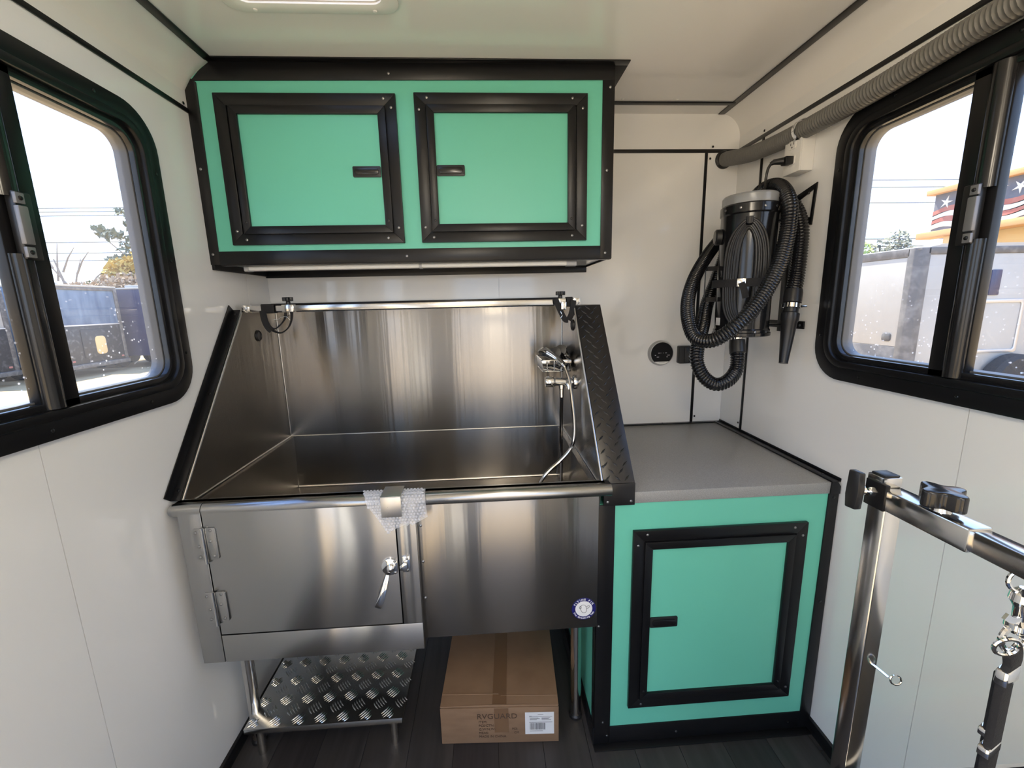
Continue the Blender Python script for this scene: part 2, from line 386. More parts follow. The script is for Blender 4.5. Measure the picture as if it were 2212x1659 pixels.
# ------------------------------------------------------------------ windows
def window(name, s):
    xs = (lambda d: -d) if s < 0 else (lambda d: W + d)     # d > 0 is towards the outside
    w = thing(name, None, None, (xs(0), (WY0 + WY1) / 2, WZ0), kind='structure')
    def rg(nm, i0, r0, i1, r1, d0, d1, m, bev=.0015):
        return part(nm, MB().ring(rrect(WY0 + i0, WY1 - i0, WZ0 + i0, WZ1 - i0, r0, 10), rrect(WY0 + i1, WY1 - i1, WZ0 + i1, WZ1 - i1, r1, 10), 'x', *sorted((xs(d0), xs(d1)))), m, w, bev)
    rg('frame_flange', 0, .105, .042, .075, -.012, 0, 'black_trim', .003)
    rg('frame_bead', .040, .077, .060, .060, -.018, .03, 'black_trim', .003)
    rg('frame_inner', .058, .062, .076, .048, -.004, .04, 'black_gloss', .002)
    rg('gasket', .072, .050, .080, .044, .012, .045, 'window_reveal', .001)
    gy0, gy1, gz0, gz1 = WY0 + .072, WY1 - .072, WZ0 + .058, WZ1 - .058
    ym = -.935
    part('glass_pane', MB().box(*sorted((xs(.028), xs(.031))), ym, gy1, gz0, gz1), 'glass_dusty', w)
    part('glass_pane', MB().box(*sorted((xs(.016), xs(.019))), gy0, ym, gz0, gz1), 'glass_clear', w)
    part('fixed_stile', MB().box(*sorted((xs(-.004), xs(.032))), ym - .004, ym + .036, gz0, gz1), 'black_trim', w, .002)
    for a, b in ((gz0 + .004, 1.595), (1.70, gz1 - .004)):
        part('slider_stile', MB().sweep([(xs(.004), ym - .018, a), (xs(.004), ym - .018, b)], lambda i: [(.022 * math.cos(t), .022 * math.sin(t)) for t in [2 * PI * k / 16 for k in range(16)]]), 'black_gloss', w)
    part('slider_post', MB().box(*sorted((xs(.0), xs(.022))), ym - .042, ym, gz0, gz1), 'black_trim', w, .002)
    part('slider_rail', MB().box(*sorted((xs(-.002), xs(.024))), gy0, ym - .04, gz0 - .002, gz0 + .010), 'steel_tube', w, .001)
    lt = part('latch', MB().box(*sorted((xs(-.022), xs(-.004))), ym - .026, ym + .006, 1.585, 1.71), 'black_plastic', w, .002)
    part('latch_button', MB().box(*sorted((xs(-.030), xs(-.020))), ym - .030, ym - .012, 1.612, 1.683), 'latch_grey', lt, .002, label='grey latch button')
    for z in (1.598, 1.697):
        part('latch_lug', MB().box(*sorted((xs(-.027), xs(-.020))), ym - .028, ym - .012, z - .010, z + .010), 'latch_grey', lt, .001)
        inst('screw', SCREW_B, lt, (xs(-.027), ym - .02, z), F_PX if s < 0 else F_NX)
    for y, z in [(y, z) for y in (-1.22, -.98, -.72) for z in (WZ0 + .021, WZ1 - .021)] + [(WY1 - .021, z) for z in (1.36, 1.62, 1.85)]:
        inst('screw', SCREW_B, w, (xs(-.012), y, z), F_PX if s < 0 else F_NX)
    return w
window('window_1', -1); window('window_2', 1)

# ------------------------------------------------------------------ cabinet helpers (fronts face -y)
def mitre(par, nm, x0, x1, z0, z1, w, yf, yb, m, bevel=.0012):
    for poly in ([(x0, z1), (x1, z1), (x1 - w, z1 - w), (x0 + w, z1 - w)], [(x0, z0), (x0 + w, z0 + w), (x1 - w, z0 + w), (x1, z0)],
                 [(x0, z0), (x0, z1), (x0 + w, z1 - w), (x0 + w, z0 + w)], [(x1, z0), (x1 - w, z0 + w), (x1 - w, z1 - w), (x1, z1)]):
        part(nm, MB().prism(poly, 'y', yf, yb), m, par, bevel)
def cab_door(par, o, i, yf, lx, lz, screws):
    """o = outer frame rect, i = visible inner panel rect (x0,x1,z0,z1); yf = cabinet face"""
    g = part('reveal', MB().box(o[0] + .02, o[1] - .02, yf - .0015, yf + .002, o[2] + .02, o[3] - .02), 'seal_dark', par)
    mitre(par, 'frame_board', *o, .036, yf - .012, yf, 'black_trim')
    d = part('door', MB().box(i[0] - .022, i[1] + .022, yf - .009, yf - .002, i[2] - .022, i[3] + .022), 'mint', par)
    mitre(d, 'door_rail', i[0] - .024, i[1] + .024, i[2] - .024, i[3] + .024, .024, yf - .018, yf - .008, 'black_trim')
    lb = part('latch', MB().prism(rrect(lx[0], lx[1], lz[0], lz[1], .004, 4), 'y', yf - .014, yf - .009), 'black_plastic', d, .001)
    w = lx[1] - lx[0]; h = lz[1] - lz[0]
    part('latch_paddle', MB().prism(rrect(lx[0] + .07 * w, lx[1] - .07 * w, lz[0] + .2 * h, lz[1] - .2 * h, h * .28, 5), 'y', yf - .0175, yf - .014), 'black_gloss', d, .001)
    for x, z in screws: inst('screw', SCREW_S, par, (x, yf - .012, z), F_NY)
    for x in (i[0] - .012, i[1] + .012): inst('screw', SCREW_B, d, (x, yf - .018, i[2] + .012), F_NY)
    return d

# ------------------------------------------------------------------ upper cabinet
YU = -.3591; UX = 1.340; UZ0 = 1.627
uc = thing('wall_cabinet', 'mint green wall cabinet with two black framed doors above the dog tub', 'cabinet', (UX / 2, YU / 2, UZ0))
part('body', MB().prism([(0, UZ0 + .012), (0, zc), (.018, zc + .045), (.055, H - .012), (c, H), (UX - .006, H), (UX - .006, UZ0 + .012)], 'y', YU + .008, 0), 'mint', uc)
part('front_panel', MB().prism([(.02, 1.655), (.02, 2.168), (.05, 2.20), (1.31, 2.20), (1.31, 1.655)], 'y', YU, YU + .008), 'mint', uc)
part('underside', MB().box(.004, UX - .01, YU + .03, -.01, UZ0 + .006, UZ0 + .012), 'wall_white', uc, label='white underside board')
YF = YU - .004
part('edge_strip', MB().prism([(0, UZ0), (0, zc + .005), (.022, 2.178), (.036, 2.168), (.030, UZ0)], 'y', YF, YU), 'black_trim', uc, .001)
part('edge_strip', MB().box(.030, 1.300, YF, YU, UZ0, 1.669), 'black_trim', uc, .001)
part('edge_strip', MB().box(1.300, UX, YF, YU, UZ0, 2.2), 'black_trim', uc, .001)
part('edge_strip', MB().prism([(.022, 2.172), (.05, 2.200), (c, H - .001), (UX, H - .001), (UX, 2.181), (.036, 2.172)], 'y', YF - .001, YU), 'black_trim', uc, .001)
part('edge_strip', MB().box(UX - .006, UX, YU, 0, UZ0, H), 'black_trim', uc, .001)
part('edge_strip', MB().box(.03, UX, YU, YU + .028, UZ0 - .003, UZ0 + .006), 'black_trim', uc, .001)
part('edge_strip', MB().box(0, .010, YU, 0, UZ0 - .016, UZ0 + .008), 'black_trim', uc, .001)
part('edge_strip', MB().box(.0, UX - .005, -.012, 0, UZ0 - .022, UZ0 + .006), 'black_trim', uc, .001)
part('ceiling_flange', MB().box(c - .01, UX + .042, YU - .028, YU, H - .004, H), 'black_trim', uc, .001)
part('ceiling_flange', MB().box(UX, UX + .042, YU, -.02, H - .004, H), 'black_trim', uc, .001)
for x, z in ((.62, 2.195), (1.325, 2.16), (1.317, 1.645), (.64, 1.645), (1.318, 1.91), (.012, 1.66), (.013, 1.92)): inst('screw', SCREW_S, uc, (x, YF, z), F_NY)
cab_door(uc, (.083, .637, 1.687, 2.136), (.150, .579, 1.744, 2.075), YU, (.487, .576), (1.891, 1.924),
         [(.60, 2.121), (.622, 2.095), (.103, 1.73), (.13, 1.703), (.585, 1.703), (.621, 1.735)])
cab_door(uc, (.694, 1.250, 1.687, 2.139), (.755, 1.184, 1.744, 2.080), YU, (.755, .846), (1.893, 1.926),
         [(.735, 2.124), (.709, 2.09), (1.20, 2.124), (1.234, 2.095), (1.234, 1.735), (1.20, 1.703), (.735, 1.703), (.709, 1.735)])
lb = thing('light_bar', 'slim white light bar fixed under the front of the wall cabinet', 'light bar', (.69, YU + .05, UZ0 - .016))
part('diffuser', MB().prism(rrect(YU + .032, YU + .062, UZ0 - .018, UZ0 - .002, .006, 4), 'x', .10, 1.19), 'led_bar', lb)
for xa, xb in ((.085, .10), (1.19, 1.225), (.672, .682)):
    part('end_cap', MB().prism(rrect(YU + .030, YU + .064, UZ0 - .020, UZ0 - .002, .006, 4), 'x', xa, xb), 'grey_plastic', lb)

# ------------------------------------------------------------------ base cabinet and worktop
YK = -.6914; BX0, BX1 = 1.214, W - .003
bc = thing('base_cabinet', 'mint green floor cabinet with one black framed door beside the tub', 'cabinet', ((BX0 + BX1) / 2, YK / 2, 0))
part('body', MB().box(BX0 + .003, BX1 - .004, YK + .008, -.004, .03, .874), 'mint', bc)
part('front_panel', MB().box(BX0 + .02, BX1 - .01, YK, YK + .008, .03, .876), 'mint', bc)
part('edge_strip', MB().box(BX0, 1.270, YK - .004, YK, .0, .876), 'black_trim', bc, .001)
part('edge_strip', MB().box(BX0, BX0 + .003, YK - .004, YK + .03, 0, .876), 'black_trim', bc, .001)
part('edge_strip', MB().box(1.270, BX1 - .032, YK - .004, YK, .0, .068), 'black_trim', bc, .001)
part('edge_strip', MB().box(BX0 - .003, BX0 + .003, YK - .006, -.02, 0, .068), 'black_trim', bc, .001)
part('floor_flange', MB().box(BX0 - .002, BX1, YK - .030, YK - .004, 0, .004), 'black_trim', bc, .001)
part('edge_strip', MB().prism([(BX1 - .038, .0), (BX1 - .032, .876), (BX1, .876), (BX1, 0)], 'y', YK - .005, YK), 'black_trim', bc, .001)
for x, z in ((1.225, .46), (1.245, .09), (1.26, .035), (1.50, .03), (1.90, .03), (BX1 - .016, .865), (BX1 - .018, .50)): inst('screw', SCREW_S if x < 1.9 else SCREW_B, bc, (x, YK - .005, z), F_NY)
cab_door(bc, (1.327, 1.884, .145, .788), (1.387, 1.820, .204, .727), YK, (1.389, 1.479), (.449, .485),
         [(1.37, .775), (1.342, .74), (1.84, .773), (1.868, .745), (1.37, .16), (1.868, .185)])
ct = thing('worktop', 'grey speckled worktop on the mint floor cabinet in the right corner', 'worktop', (1.65, YK / 2, .877))
part('slab', MB().box(1.316, BX1 - .004, YK - .004, -.002, .877, .9135), 'counter', ct, .0025)
part('edge_strip', MB().box(W - .032, W - .001, YK - .005, -.001, .9135, .9185), 'black_trim', ct, .0015)
part('edge_strip', MB().box(W - .004, W - .001, YK - .005, -.001, .9185, .926), 'black_trim', ct, .001)
part('edge_strip', MB().prism([(BX1 - .032, .877), (BX1 - .030, .9185), (BX1 - .012, .9185), (BX1, .902), (BX1, .877)], 'y', YK - .009, YK - .0042), 'black_trim', ct, .001)
part('edge_strip', MB().box(1.33, W - .034, -.020, -.001, .9135, .9185), 'black_trim', ct, .001)
for x, y in ((W - .02, -.02), (W - .018, -.28), (W - .016, -.64), (1.70, -.01)): inst('screw', SCREW_B, ct, (x, y, .9185), F_UP)

# ------------------------------------------------------------------ partition with black tread plate
pt = thing('splash_partition', 'sloping black tread plate partition between the tub and the grey worktop', 'partition', (1.28, -.35, .914))
PX0, PX1 = 1.232, 1.327
sec = [(-.004, .914), (-.004, 1.466), (-.272, 1.466), (-.696, .944), (-.698, .914)]
part('core', MB().prism(sec, 'x', PX0 + .002, PX1 - .002), 'black_plate', pt)
d_ = Vector((0, -.696 + .272, .944 - 1.466)); Ls = d_.length; d_.normalize(); nr = Vector((0, d_.z, -d_.y)) if d_.z < 0 else Vector((0, -d_.z, d_.y))
nr = Vector((0, -abs(d_.z), abs(d_.y)))
def slab_on(p0, along, across, L, Wd, nrm, t):
    p0, along, across, nrm = map(Vector, (p0, along, across, nrm)); P = [p0, p0 + across * Wd, p0 + across * Wd + along * L, p0 + along * L]
    return MB().add([q for q in P] + [q + nrm * t for q in P], [(0, 1, 2, 3), (4, 5, 6, 7), (0, 1, 5, 4), (1, 2, 6, 5), (2, 3, 7, 6), (3, 0, 4, 7)])
p0 = Vector((PX0, -.272, 1.466))
part('sloped_plate', slab_on(p0, d_, (1, 0, 0), Ls, PX1 - PX0, nr, .003), 'black_plate', pt, .0008)
part('nose_plate', MB().box(PX0, PX1, -.7025, -.698, .876, .946), 'black_plate', pt, .0008)
part('top_plate', MB().box(PX0, PX1, -.275, -.004, 1.466, 1.469), 'black_plate', pt, .0008)
def lug_mesh(mb, cpos, along, across, nrm, ang, l, w, h):
    a = along * math.cos(ang) + across * math.sin(ang); b = nrm.cross(a)
    P = [cpos + a * l, cpos + b * w, cpos - a * l, cpos - b * w]
    mb.add(P + [cpos + nrm * h + a * l * .4, cpos + nrm * h - a * l * .4], [(0, 1, 4), (1, 2, 5, 4), (2, 3, 5), (3, 0, 4, 5)])
lg = MB(); ac = Vector((1, 0, 0)); r_ = 0; u = .012
while u < Ls - .006:
    q = 0; v = .014 + (.0150 if r_ % 2 else 0)
    while v < PX1 - PX0 - .006:
        lug_mesh(lg, p0 + d_ * u + ac * v + nr * .003, d_, ac, nr, PI / 4 if (r_ + q) % 2 else -PI / 4,   .0135, .0034, .0020); v += .0300; q += 1
    u += .0215; r_ += 1
o = part('tread_lugs', lg, 'black_plate', pt, smooth=0); o['kind'] = 'stuff'
for x, u in ((PX0 + .006, .05), (PX0 + .006, .62), (PX0 + .006, .33)): inst('screw', SCREW_B, pt, tuple(p0 + d_ * u + ac * (x - PX0) + nr * .003), (math.atan2(-nr.y, nr.z), 0, 0))
for x in (PX0 + .012, PX1 - .012): inst('screw', SCREW_S, pt, (x, -.7025, .889), F_NY)
# black angle strip along the left splash panel
ls = thing('splash_edge_strip', 'black angle strip sealing the left end of the tub to the wall', 'edge strip', (.012, -.5, .96))
pA = Vector((.002, -.280, 1.478)); pB = Vector((.002, -.706, .958)); dA = (pB - pA); LA = dA.length; dA.normalize(); nA = Vector((0, dA.z, -dA.y)) * (1 if dA.z < 0 else -1); nA = Vector((0, -abs(dA.z), abs(dA.y)))
part('cover_leg', slab_on(pA, dA, (1, 0, 0), LA, .026, nA, .003), 'black_trim', ls, .0008)
part('wall_leg', slab_on(pA, dA, nA, LA, .030, (1, 0, 0), .003), 'black_trim', ls, .0008)
for u in (.02, LA * .5, LA - .03): inst('screw', SCREW_B, ls, tuple(pA + dA * u + Vector((.015, 0, 0)) + nA * .003), (math.atan2(-nA.y, nA.z), 0, 0))

# ------------------------------------------------------------------ dog grooming tub
TL, TR, TB = .028, 1.226, -.026
tub = thing('grooming_tub', 'stainless steel dog grooming tub with a side door in its front', 'tub', (.62, -.38, 0))
part('back_splash', MB().box(TL, TR, TB - .001, TB + .003, .93, 1.466), 'steel', tub)
for xa, xb in ((TL - .003, TL), (TR, TR + .003)):
    part('side_splash', MB().prism([(TB, .93), (TB, 1.470), (-.272, 1.470), (-.700, .946), (-.700, .93)], 'x', xa, xb), 'steel', tub)
for xx in (TL - .001, TR + .001):      # folded bright edges
    part('splash_edge', MB().tube([(xx, TB, 1.4715), (xx, -.272, 1.4715), (xx, -.701, .947)], .0032, 8), 'edge_bright', tub)
part('corner_weld', MB().tube([(TL + .001, TB - .001, .93), (TL + .001, TB - .001, 1.466)], .0018, 6), 'edge_bright', tub)
part('corner_weld', MB().tube([(TR - .001, TB - .001, .93), (TR - .001, TB - .001, 1.466)], .0018, 6), 'edge_bright', tub)
part('back_bend', MB().tube([(TL, TB - .002, .932), (TR, TB - .002, .932)], .0022, 6), 'edge_bright', tub)
for xx in (TL + .001, TR - .001): part('side_bend', MB().tube([(xx, TB, .932), (xx, -.70, .938)], .0022, 6), 'edge_bright', tub)
# basin shell: sloping inner walls, outer skirt
o_ = [(.040, -.711), (1.206, -.712), (1.206, TB), (.040, TB)]; i_ = [(TL, -.700), (TR, -.700), (TR, TB), (TL, TB)]; j_ = [(TL + .012, -.690), (1.200, -.690), (1.200, TB - .012), (TL + .012, TB - .012)]
V = [(x, y, .480) for x, y in o_] + [(x, y, .928) for x, y in o_] + [(x, y, .932) for x, y in i_] + [(j_[0][0], j_[0][1], .655), (j_[1][0], j_[1][1], .655), (j_[2][0], j_[2][1], .700), (j_[3][0], j_[3][1], .700)]
Fc = [(0, 1, 2, 3)] + [(k, (k + 1) % 4, 4 + (k + 1) % 4, 4 + k) for k in range(4)] + [(4 + k, 4 + (k + 1) % 4, 8 + (k + 1) % 4, 8 + k) for k in range(4)] + [(8 + k, 8 + (k + 1) % 4, 12 + (k + 1) % 4, 12 + k) for k in range(4)] + [(12, 13, 14, 15)]
part('basin', MB().add(V, Fc), 'steel', tub, smooth=0)
part('basin_bend', MB().tube([(TL + .014, TB - .014, .7015), (1.20, TB - .014, .7015)], .0035, 6), 'edge_bright', tub)
part('corner_weld', MB().tube([(TL + .001, TB - .002, .93), (TL + .013, TB - .014, .70)], .0016, 6), 'steel_tube', tub)
part('corner_weld', MB().tube([(TR - .001, TB - .002, .93), (1.199, TB - .014, .70)], .0016, 6), 'steel_tube', tub)
part('drain', MB().lathe([(.045, 0), (.043, .003), (.03, .003), (.028, .001), (0, .001)], (.62, -.40, .678), n=24), 'chrome', tub)
# rolled front rim: half-round profile, open behind
def rim_prof(y, z, r):
    return [(y + .030, z + r), (y, z + r)] + [(y - r * math.sin(t), z + r * math.cos(t)) for t in [PI * k / 10 for k in range(1, 11)]] + [(y + .006, z - r), (y + .006, z - r + .003), (y + .030, z - r + .003)]
RY, RZ, RR = -.7205, .938, .0185
part('rim', MB().prism(rim_prof(RY, RZ, RR), 'x', .624, 1.247), 'steel_dull', tub)
part('rim', MB().prism(rim_prof(RY, RZ, RR), 'x', .020, .098), 'steel_dull', tub)
part('rim_end', MB().lathe([(RR, 0), (RR * .92, .007), (RR * .7, .0115), (0, .014)], (.020, RY, RZ), (-1, 0, 0), 20), 'steel_dull', tub)
part('rim_ledge', MB().box(.020, 1.232, -.712, -.697, .940, .9565), 'steel_dull', tub)
# front panels
part('front_panel', MB().box(.676, 1.212, -.722, -.712, .482, .922), 'steel', tub, .001)
FY = -.738
part('door_frame', MB().box(.036, .0975, FY, -.714, .459, .9375), 'steel_dull', tub, .0015)
part('door_frame', MB().box(.0990, .680, FY, -.714, .459, .5485), 'steel_dull', tub, .0015)
part('door_frame', MB().box(.6245, .680, FY, -.714, .5485, .9375), 'steel_dull', tub, .0015)
part('shadow_gap', MB().box(.09, .63, -.722, -.714, .54, .93), 'seal_dark', tub)
dr = part('door', MB().box(.1000, .6215, FY, -.722, .5520, .9375), 'steel_dull', tub, .0015)
part('door_rim', MB().prism(rim_prof(RY, RZ, RR), 'x', .1000, .6215), 'steel_dull', dr)
def hinge(z0, z1):
    h = part('hinge', MB().tube([(.0985, FY - .005, z0), (.0985, FY - .005, z1)], .0048, 12), 'steel_tube', tub)
    part('hinge_leaf', MB().prism(rrect(.102, .131, z0 + .010, z1 - .002, .006, 4), 'y', FY - .003, FY), 'steel_dull', h, .0006)
    part('hinge_leaf', MB().prism(rrect(.070, .096, z0 + .006, z1 - .004, .006, 4), 'y', FY - .0015, FY), 'steel_dull', h, .0004)
    for k, z in enumerate((z0 + .020, (z0 + z1) / 2 + .012, z1 - .010)): inst('screw', SCREW_S, h, (.119 - (.004 if k == 1 else 0), FY - .003, z), F_NY)
    for x, z in ((.080, z0 + .018), (.082, z0 + .050), (.078, z1 - .016)): inst('screw', SCREW_S, h, (x, FY - .0015, z), F_NY)
hinge(.785, .893); hinge(.587, .695)
lt = part('latch', MB().prism([(.5985 + .024 * math.cos(a), .742 + .026 * math.sin(a)) for a in [math.radians(d) for d in range(45, 316, 15)]] + [(.6195, .722), (.6195, .762)], 'y', FY - .006, FY), 'chrome', dr, .001)
part('latch_boss', MB().lathe([(.012, 0), (.011, .008), (.006, .012), (0, .013)], (.602, FY - .006, .741), (0, -1, 0), 16), 'chrome', dr)
part('latch_lever', MB().sweep(spline([(.592, FY - .012, .722), (.586, FY - .020, .700), (.577, FY - .026, .670), (.566, FY - .026, .640), (.560, FY - .022, .626)], 5), lambda i: [(a * (.0045 + .0055 * min(1, i / 14)), b * .0025) for a, b in ((-1, -1), (1, -1), (1, 1), (-1, 1))], up=(0, -1, 0)), 'chrome', dr, .0008)
for z in (.724, .760): inst('screw', SCREW_S, dr, (.613, FY - .006, z), F_NY)
st = part('strike', MB().box(.634, .656, FY - .004, FY, .722, .772), 'chrome', tub, .001)
part('strike_hook', MB().prism([(.628, .735), (.650, .735), (.650, .757), (.640, .760), (.628, .748)], 'y', FY - .016, FY - .004), 'chrome', st, .002)
for z in (.729, .765): inst('screw', SCREW_S, st, (.648, FY - .004, z), F_NY)
for z in (.855, .74, .62): inst('screw', SCREW_S, tub, (.690, -.722, z), F_NY)
# rubber plugs in the splash panels
for xx, y, z, ax in ((TL, -.185, 1.381, 1), (TR, -.262, 1.395, -1)):
    part('rubber_plug', MB().lathe([(.021, 0), (.021, .003), (.017, .006), (.015, .003), (0, .003)], (xx, y, z), (ax, 0, 0), 24), 'black_rubber', tub, label='round black rubber plug')
# legs
for x, y in ((.058, -.585), (1.176, -.585), (.058, -.10), (1.176, -.10)):
    lg_ = part('leg', MB().cyl((x, y, .012), (x, y, .482), .019, 20), 'steel_tube', tub)
    part('foot', MB().lathe([(.024, 0), (.024, .010), (.019, .016)], (x, y, 0), n=16), 'black_rubber', lg_)
part('brace', MB().cyl((.058, -.10, .16), (1.176, -.10, .16), .013, 12), 'steel_tube', tub)
# maker's sticker
stk = part('sticker', MB().lathe([(.0375, 0), (.0375, .0008), (0, .0008)], (1.170, -.722, .549), (0, -1, 0), 40), 'sticker_blue', tub, label='round blue and white maker sticker')
part('sticker_disc', MB().lathe([(.0265, 0), (.0265, .0004), (0, .0004)], (1.170, -.7228, .549), (0, -1, 0), 36), 'paper', stk)
def arc_text(s_, r, a0, a1, size, flip):
    n = len(s_)
    for k, ch in enumerate(s_):
        if ch == ' ': continue
        a = math.radians(a0 + (a1 - a0) * k / (n - 1)); rot = a + (PI / 2 if flip else -PI / 2)
        text('letter', ch, size, 'paper', stk, (1.170 + r * math.cos(a), -.7230, .549 + r * math.sin(a)), (PI / 2, -rot, 0), 'CENTER', .0002, bold=.0003)
arc_text('FLYING PIG', .0290, 152, 32, .0088, False)
arc_text('Pro Grooming Tub', .0345, 205, 335, .0078, True)
pig = MB()
for P_, cl in (([(-.010, -.002), (-.012, .006), (-.006, .013), (.002, .013), (.007, .006), (.009, -.006), (.004, -.013), (-.004, -.012)], True), ([(.006, .006), (.013, .010), (.018, .009), (.015, .003), (.009, .001)], False), ([(-.014, .006), (-.010, .010), (-.008, .004), (-.012, .001)], True)):
    pig.tube(spline([(1.170 + a, -.7233, .549 + b) for a, b in P_], 4, cl), .00055, 5, cl, up=(0, -1, 0))
part('sticker_drawing', pig, 'ink', stk)

# metal clip and bubble wrap over the rim where the door closes
cp = thing('rim_clip', 'bent metal clip hooked over the tub rim above the door latch', 'clip', (.616, -.735, .92))
part('clip_face', MB().box(.590, .646, -.7545, -.7520, .902, .963), 'edge_bright', cp, .001)
part('clip_top', MB().add([(.590, -.7545, .963), (.646, -.7545, .963), (.648, -.704, .9725), (.594, -.704, .9725), (.590, -.7545, .9605), (.646, -.7545, .9605), (.648, -.704, .970), (.594, -.704, .970)], [(0, 1, 2, 3), (4, 5, 6, 7), (0, 1, 5, 4), (1, 2, 6, 5), (2, 3, 7, 6), (3, 0, 4, 7)]), 'edge_bright', cp, .0006)
bw = thing('bubble_wrap', 'scrap of clear bubble wrap draped over the tub rim under the clip', 'bubble wrap', (.616, -.74, .93))
def wrap_pt(u, v):
    """u across x, v down the drape from behind the rim"""
    if v < .035: return Vector((u, -.700 - v, .9605))
    a = (v - .035) / .0215
    if a < PI / 2: return Vector((u, -.7275 - .0215 * math.sin(a) - .0075 * (a / (PI / 2)) * 0, .9390 + .0215 * math.cos(a)))
    return Vector((u, -.7495 + .0012 * math.sin(u * 90), .9390 - (v - .035 - .0215 * PI / 2)))
def wrap_low(u):            # ragged lower edge
    return .078 + (.082 * max(0, 1 - abs(u - .588) / .052) + .060 * max(0, 1 - abs(u - .645) / .05)) if u < .655 else .136 - .45 * max(0, u - .655)
sh = MB(); nu, nv = 36, 24; gp = []
for i in range(nu + 1):
    t = i / nu
    for j in range(nv + 1):
        q = j / nv; top = .004; lo = wrap_low(.532 + .176 * t)
        v = top + (lo - top) * q; u0 = .532 + .176 * t
        u = u0 + (.022 * (1 - t) * q * 1.0 + .008 * t * q); gp.append(wrap_pt(u, v) + Vector((0, -.0008, 0)))
for i in range(nu):
    for j in range(nv): a = i * (nv + 1) + j; sh.f.append((a, a + 1, a + nv + 2, a + nv + 1))
sh.v = [tuple(p) for p in gp]
part('film', sh, 'bubble_film', bw, smooth=60)
bb = MB()
for i in range(0, 18):
    for j in range(0, 19):
        t = (i + (.5 if j % 2 else 0)) / 18; u0 = .534 + .172 * t; lo = wrap_low(u0); v = .006 + j * .0086
        if v > lo - .003: continue
        q = (v - .004) / (lo - .004); u = u0 + (.022 * (1 - t) * q + .008 * t * q); p = wrap_pt(u, v); p2 = wrap_pt(u, v + .001)
        nrm = (p2 - p).normalized().cross(Vector((1, 0, 0))); nrm = -nrm if nrm.y > 0 and nrm.z < .2 else nrm
        if v < .035: nrm = Vector((0, 0, 1))
        if v > .07: nrm = Vector((0, -1, 0))
        bb.lathe([(.0042, 0), (.0039, .0018), (.0026, .0030), (0, .0033)], p + nrm * .0006, nrm, 9)
o = part('bubbles', bb, 'bubble_film', bw, smooth=60); o['kind'] = 'stuff'

# ------------------------------------------------------------------ restraint rod above the tub
rd = thing('restraint_rod', 'square steel rod across the top of the tub with two black knobs', 'rod', (.63, -.26, 1.46))
RDY, RDZ = -.262, 1.4815
part('tube', MB().box(.030, 1.248, RDY - .010, RDY + .010, RDZ - .010, RDZ + .010), 'steel_tube', rd, .0015)
def knob_mesh():
    prof = []
    for k in range(40):
        a = 2 * PI * k / 40; prof.append(((.0155 + .0035 * math.cos(5 * a)) * math.cos(a), (.0155 + .0035 * math.cos(5 * a)) * math.sin(a)))
    return MB().prism(prof, 'z', .012, .026).lathe([(.008, 0), (.0075, .012)], n=14)
KN = shared('knob', knob_mesh(), 'black_plastic', bevel=.002)
for xa, xb in ((.030, .052), (1.226, 1.250)):
    br = part('end_bracket', MB().box(xa, xb, RDY - .0135, RDY + .0135, RDZ - .012, RDZ + .0135), 'steel_tube', rd, .001)
    for q in (-.005, .006): inst('screw', SCREW_S, br, ((xa + xb) / 2 + q, RDY - .0135, RDZ - .004), F_NY)
for xk in (.188, 1.178):
    cl = part('slider_collar', MB().box(xk - .020, xk + .020, RDY - .013, RDY + .013, RDZ - .013, RDZ + .013), 'steel_tube', rd, .0015)
    inst('knob', KN, cl, (xk, RDY, RDZ + .013))
    part('ring', MB().tube([(xk - .004 + .0075 * math.cos(t), RDY - .006, RDZ - .020 + .0075 * math.sin(t)) for t in [2 * PI * k / 18 for k in range(18)]], .0012, 6, True), 'chrome', cl)
solo('splash_top_strip', MB().box(.010, 1.228, -.018, -.001, 1.468, 1.502), 'black_trim', 'black strip on the back wall just above the tub splash', 'edge strip', (.62, -.01, 1.468), bevel=.001)
def ribbon(mb, P, w, t, up): return mb.bar(spline(P, 6), w, t, up)
s1 = thing('grooming_strap', 'black webbing strap looped round the left end of the steel rod', 'strap', (.14, -.27, 1.40), 'straps on the rod')
wr_ = MB().ring(rrect(RDY - .0165, RDY + .0165, RDZ - .0165, RDZ + .0165, .005, 4), rrect(RDY - .012, RDY + .012, RDZ - .012, RDZ + .012, .003, 4), 'x', .098, .142)
part('wrap', wr_, 'black_fabric', s1, .001)
part('drop', ribbon(MB(), [(.104, RDY - .017, RDZ - .006), (.108, RDY - .020, RDZ - .040), (.118, RDY - .022, RDZ - .066), (.128, RDY - .020, RDZ - .078)], .022, .004, (0, -1, 0)), 'black_fabric', s1)
part('loop', ribbon(MB(), [(.118, RDY - .018, RDZ - .062), (.135, RDY - .018, RDZ - .080), (.160, RDY - .016, RDZ - .086), (.185, RDY - .014, RDZ - .068), (.198, RDY - .012, RDZ - .040), (.201, RDY - .010, RDZ - .014)], .010, .003, (0, -.3, 1)), 'black_fabric', s1)
part('loop', ribbon(MB(), [(.118, RDY - .020, RDZ - .060), (.138, RDY - .022, RDZ - .072), (.158, RDY - .020, RDZ - .060), (.176, RDY - .016, RDZ - .038), (.180, RDY - .012, RDZ - .016)], .009, .003, (0, -.3, 1)), 'black_fabric', s1)
part('hook_wire', MB().tube(spline([(.140, RDY - .022, RDZ - .038), (.155, RDY - .024, RDZ - .040), (.168, RDY - .024, RDZ - .032), (.186, RDY - .024, RDZ - .030), (.197, RDY - .022, RDZ - .042)], 5), .0013, 6), 'chrome', s1)
s2 = thing('grooming_strap', 'bunched black webbing strap at the right end of the steel rod', 'strap', (1.19, -.27, 1.40), 'straps on the rod')
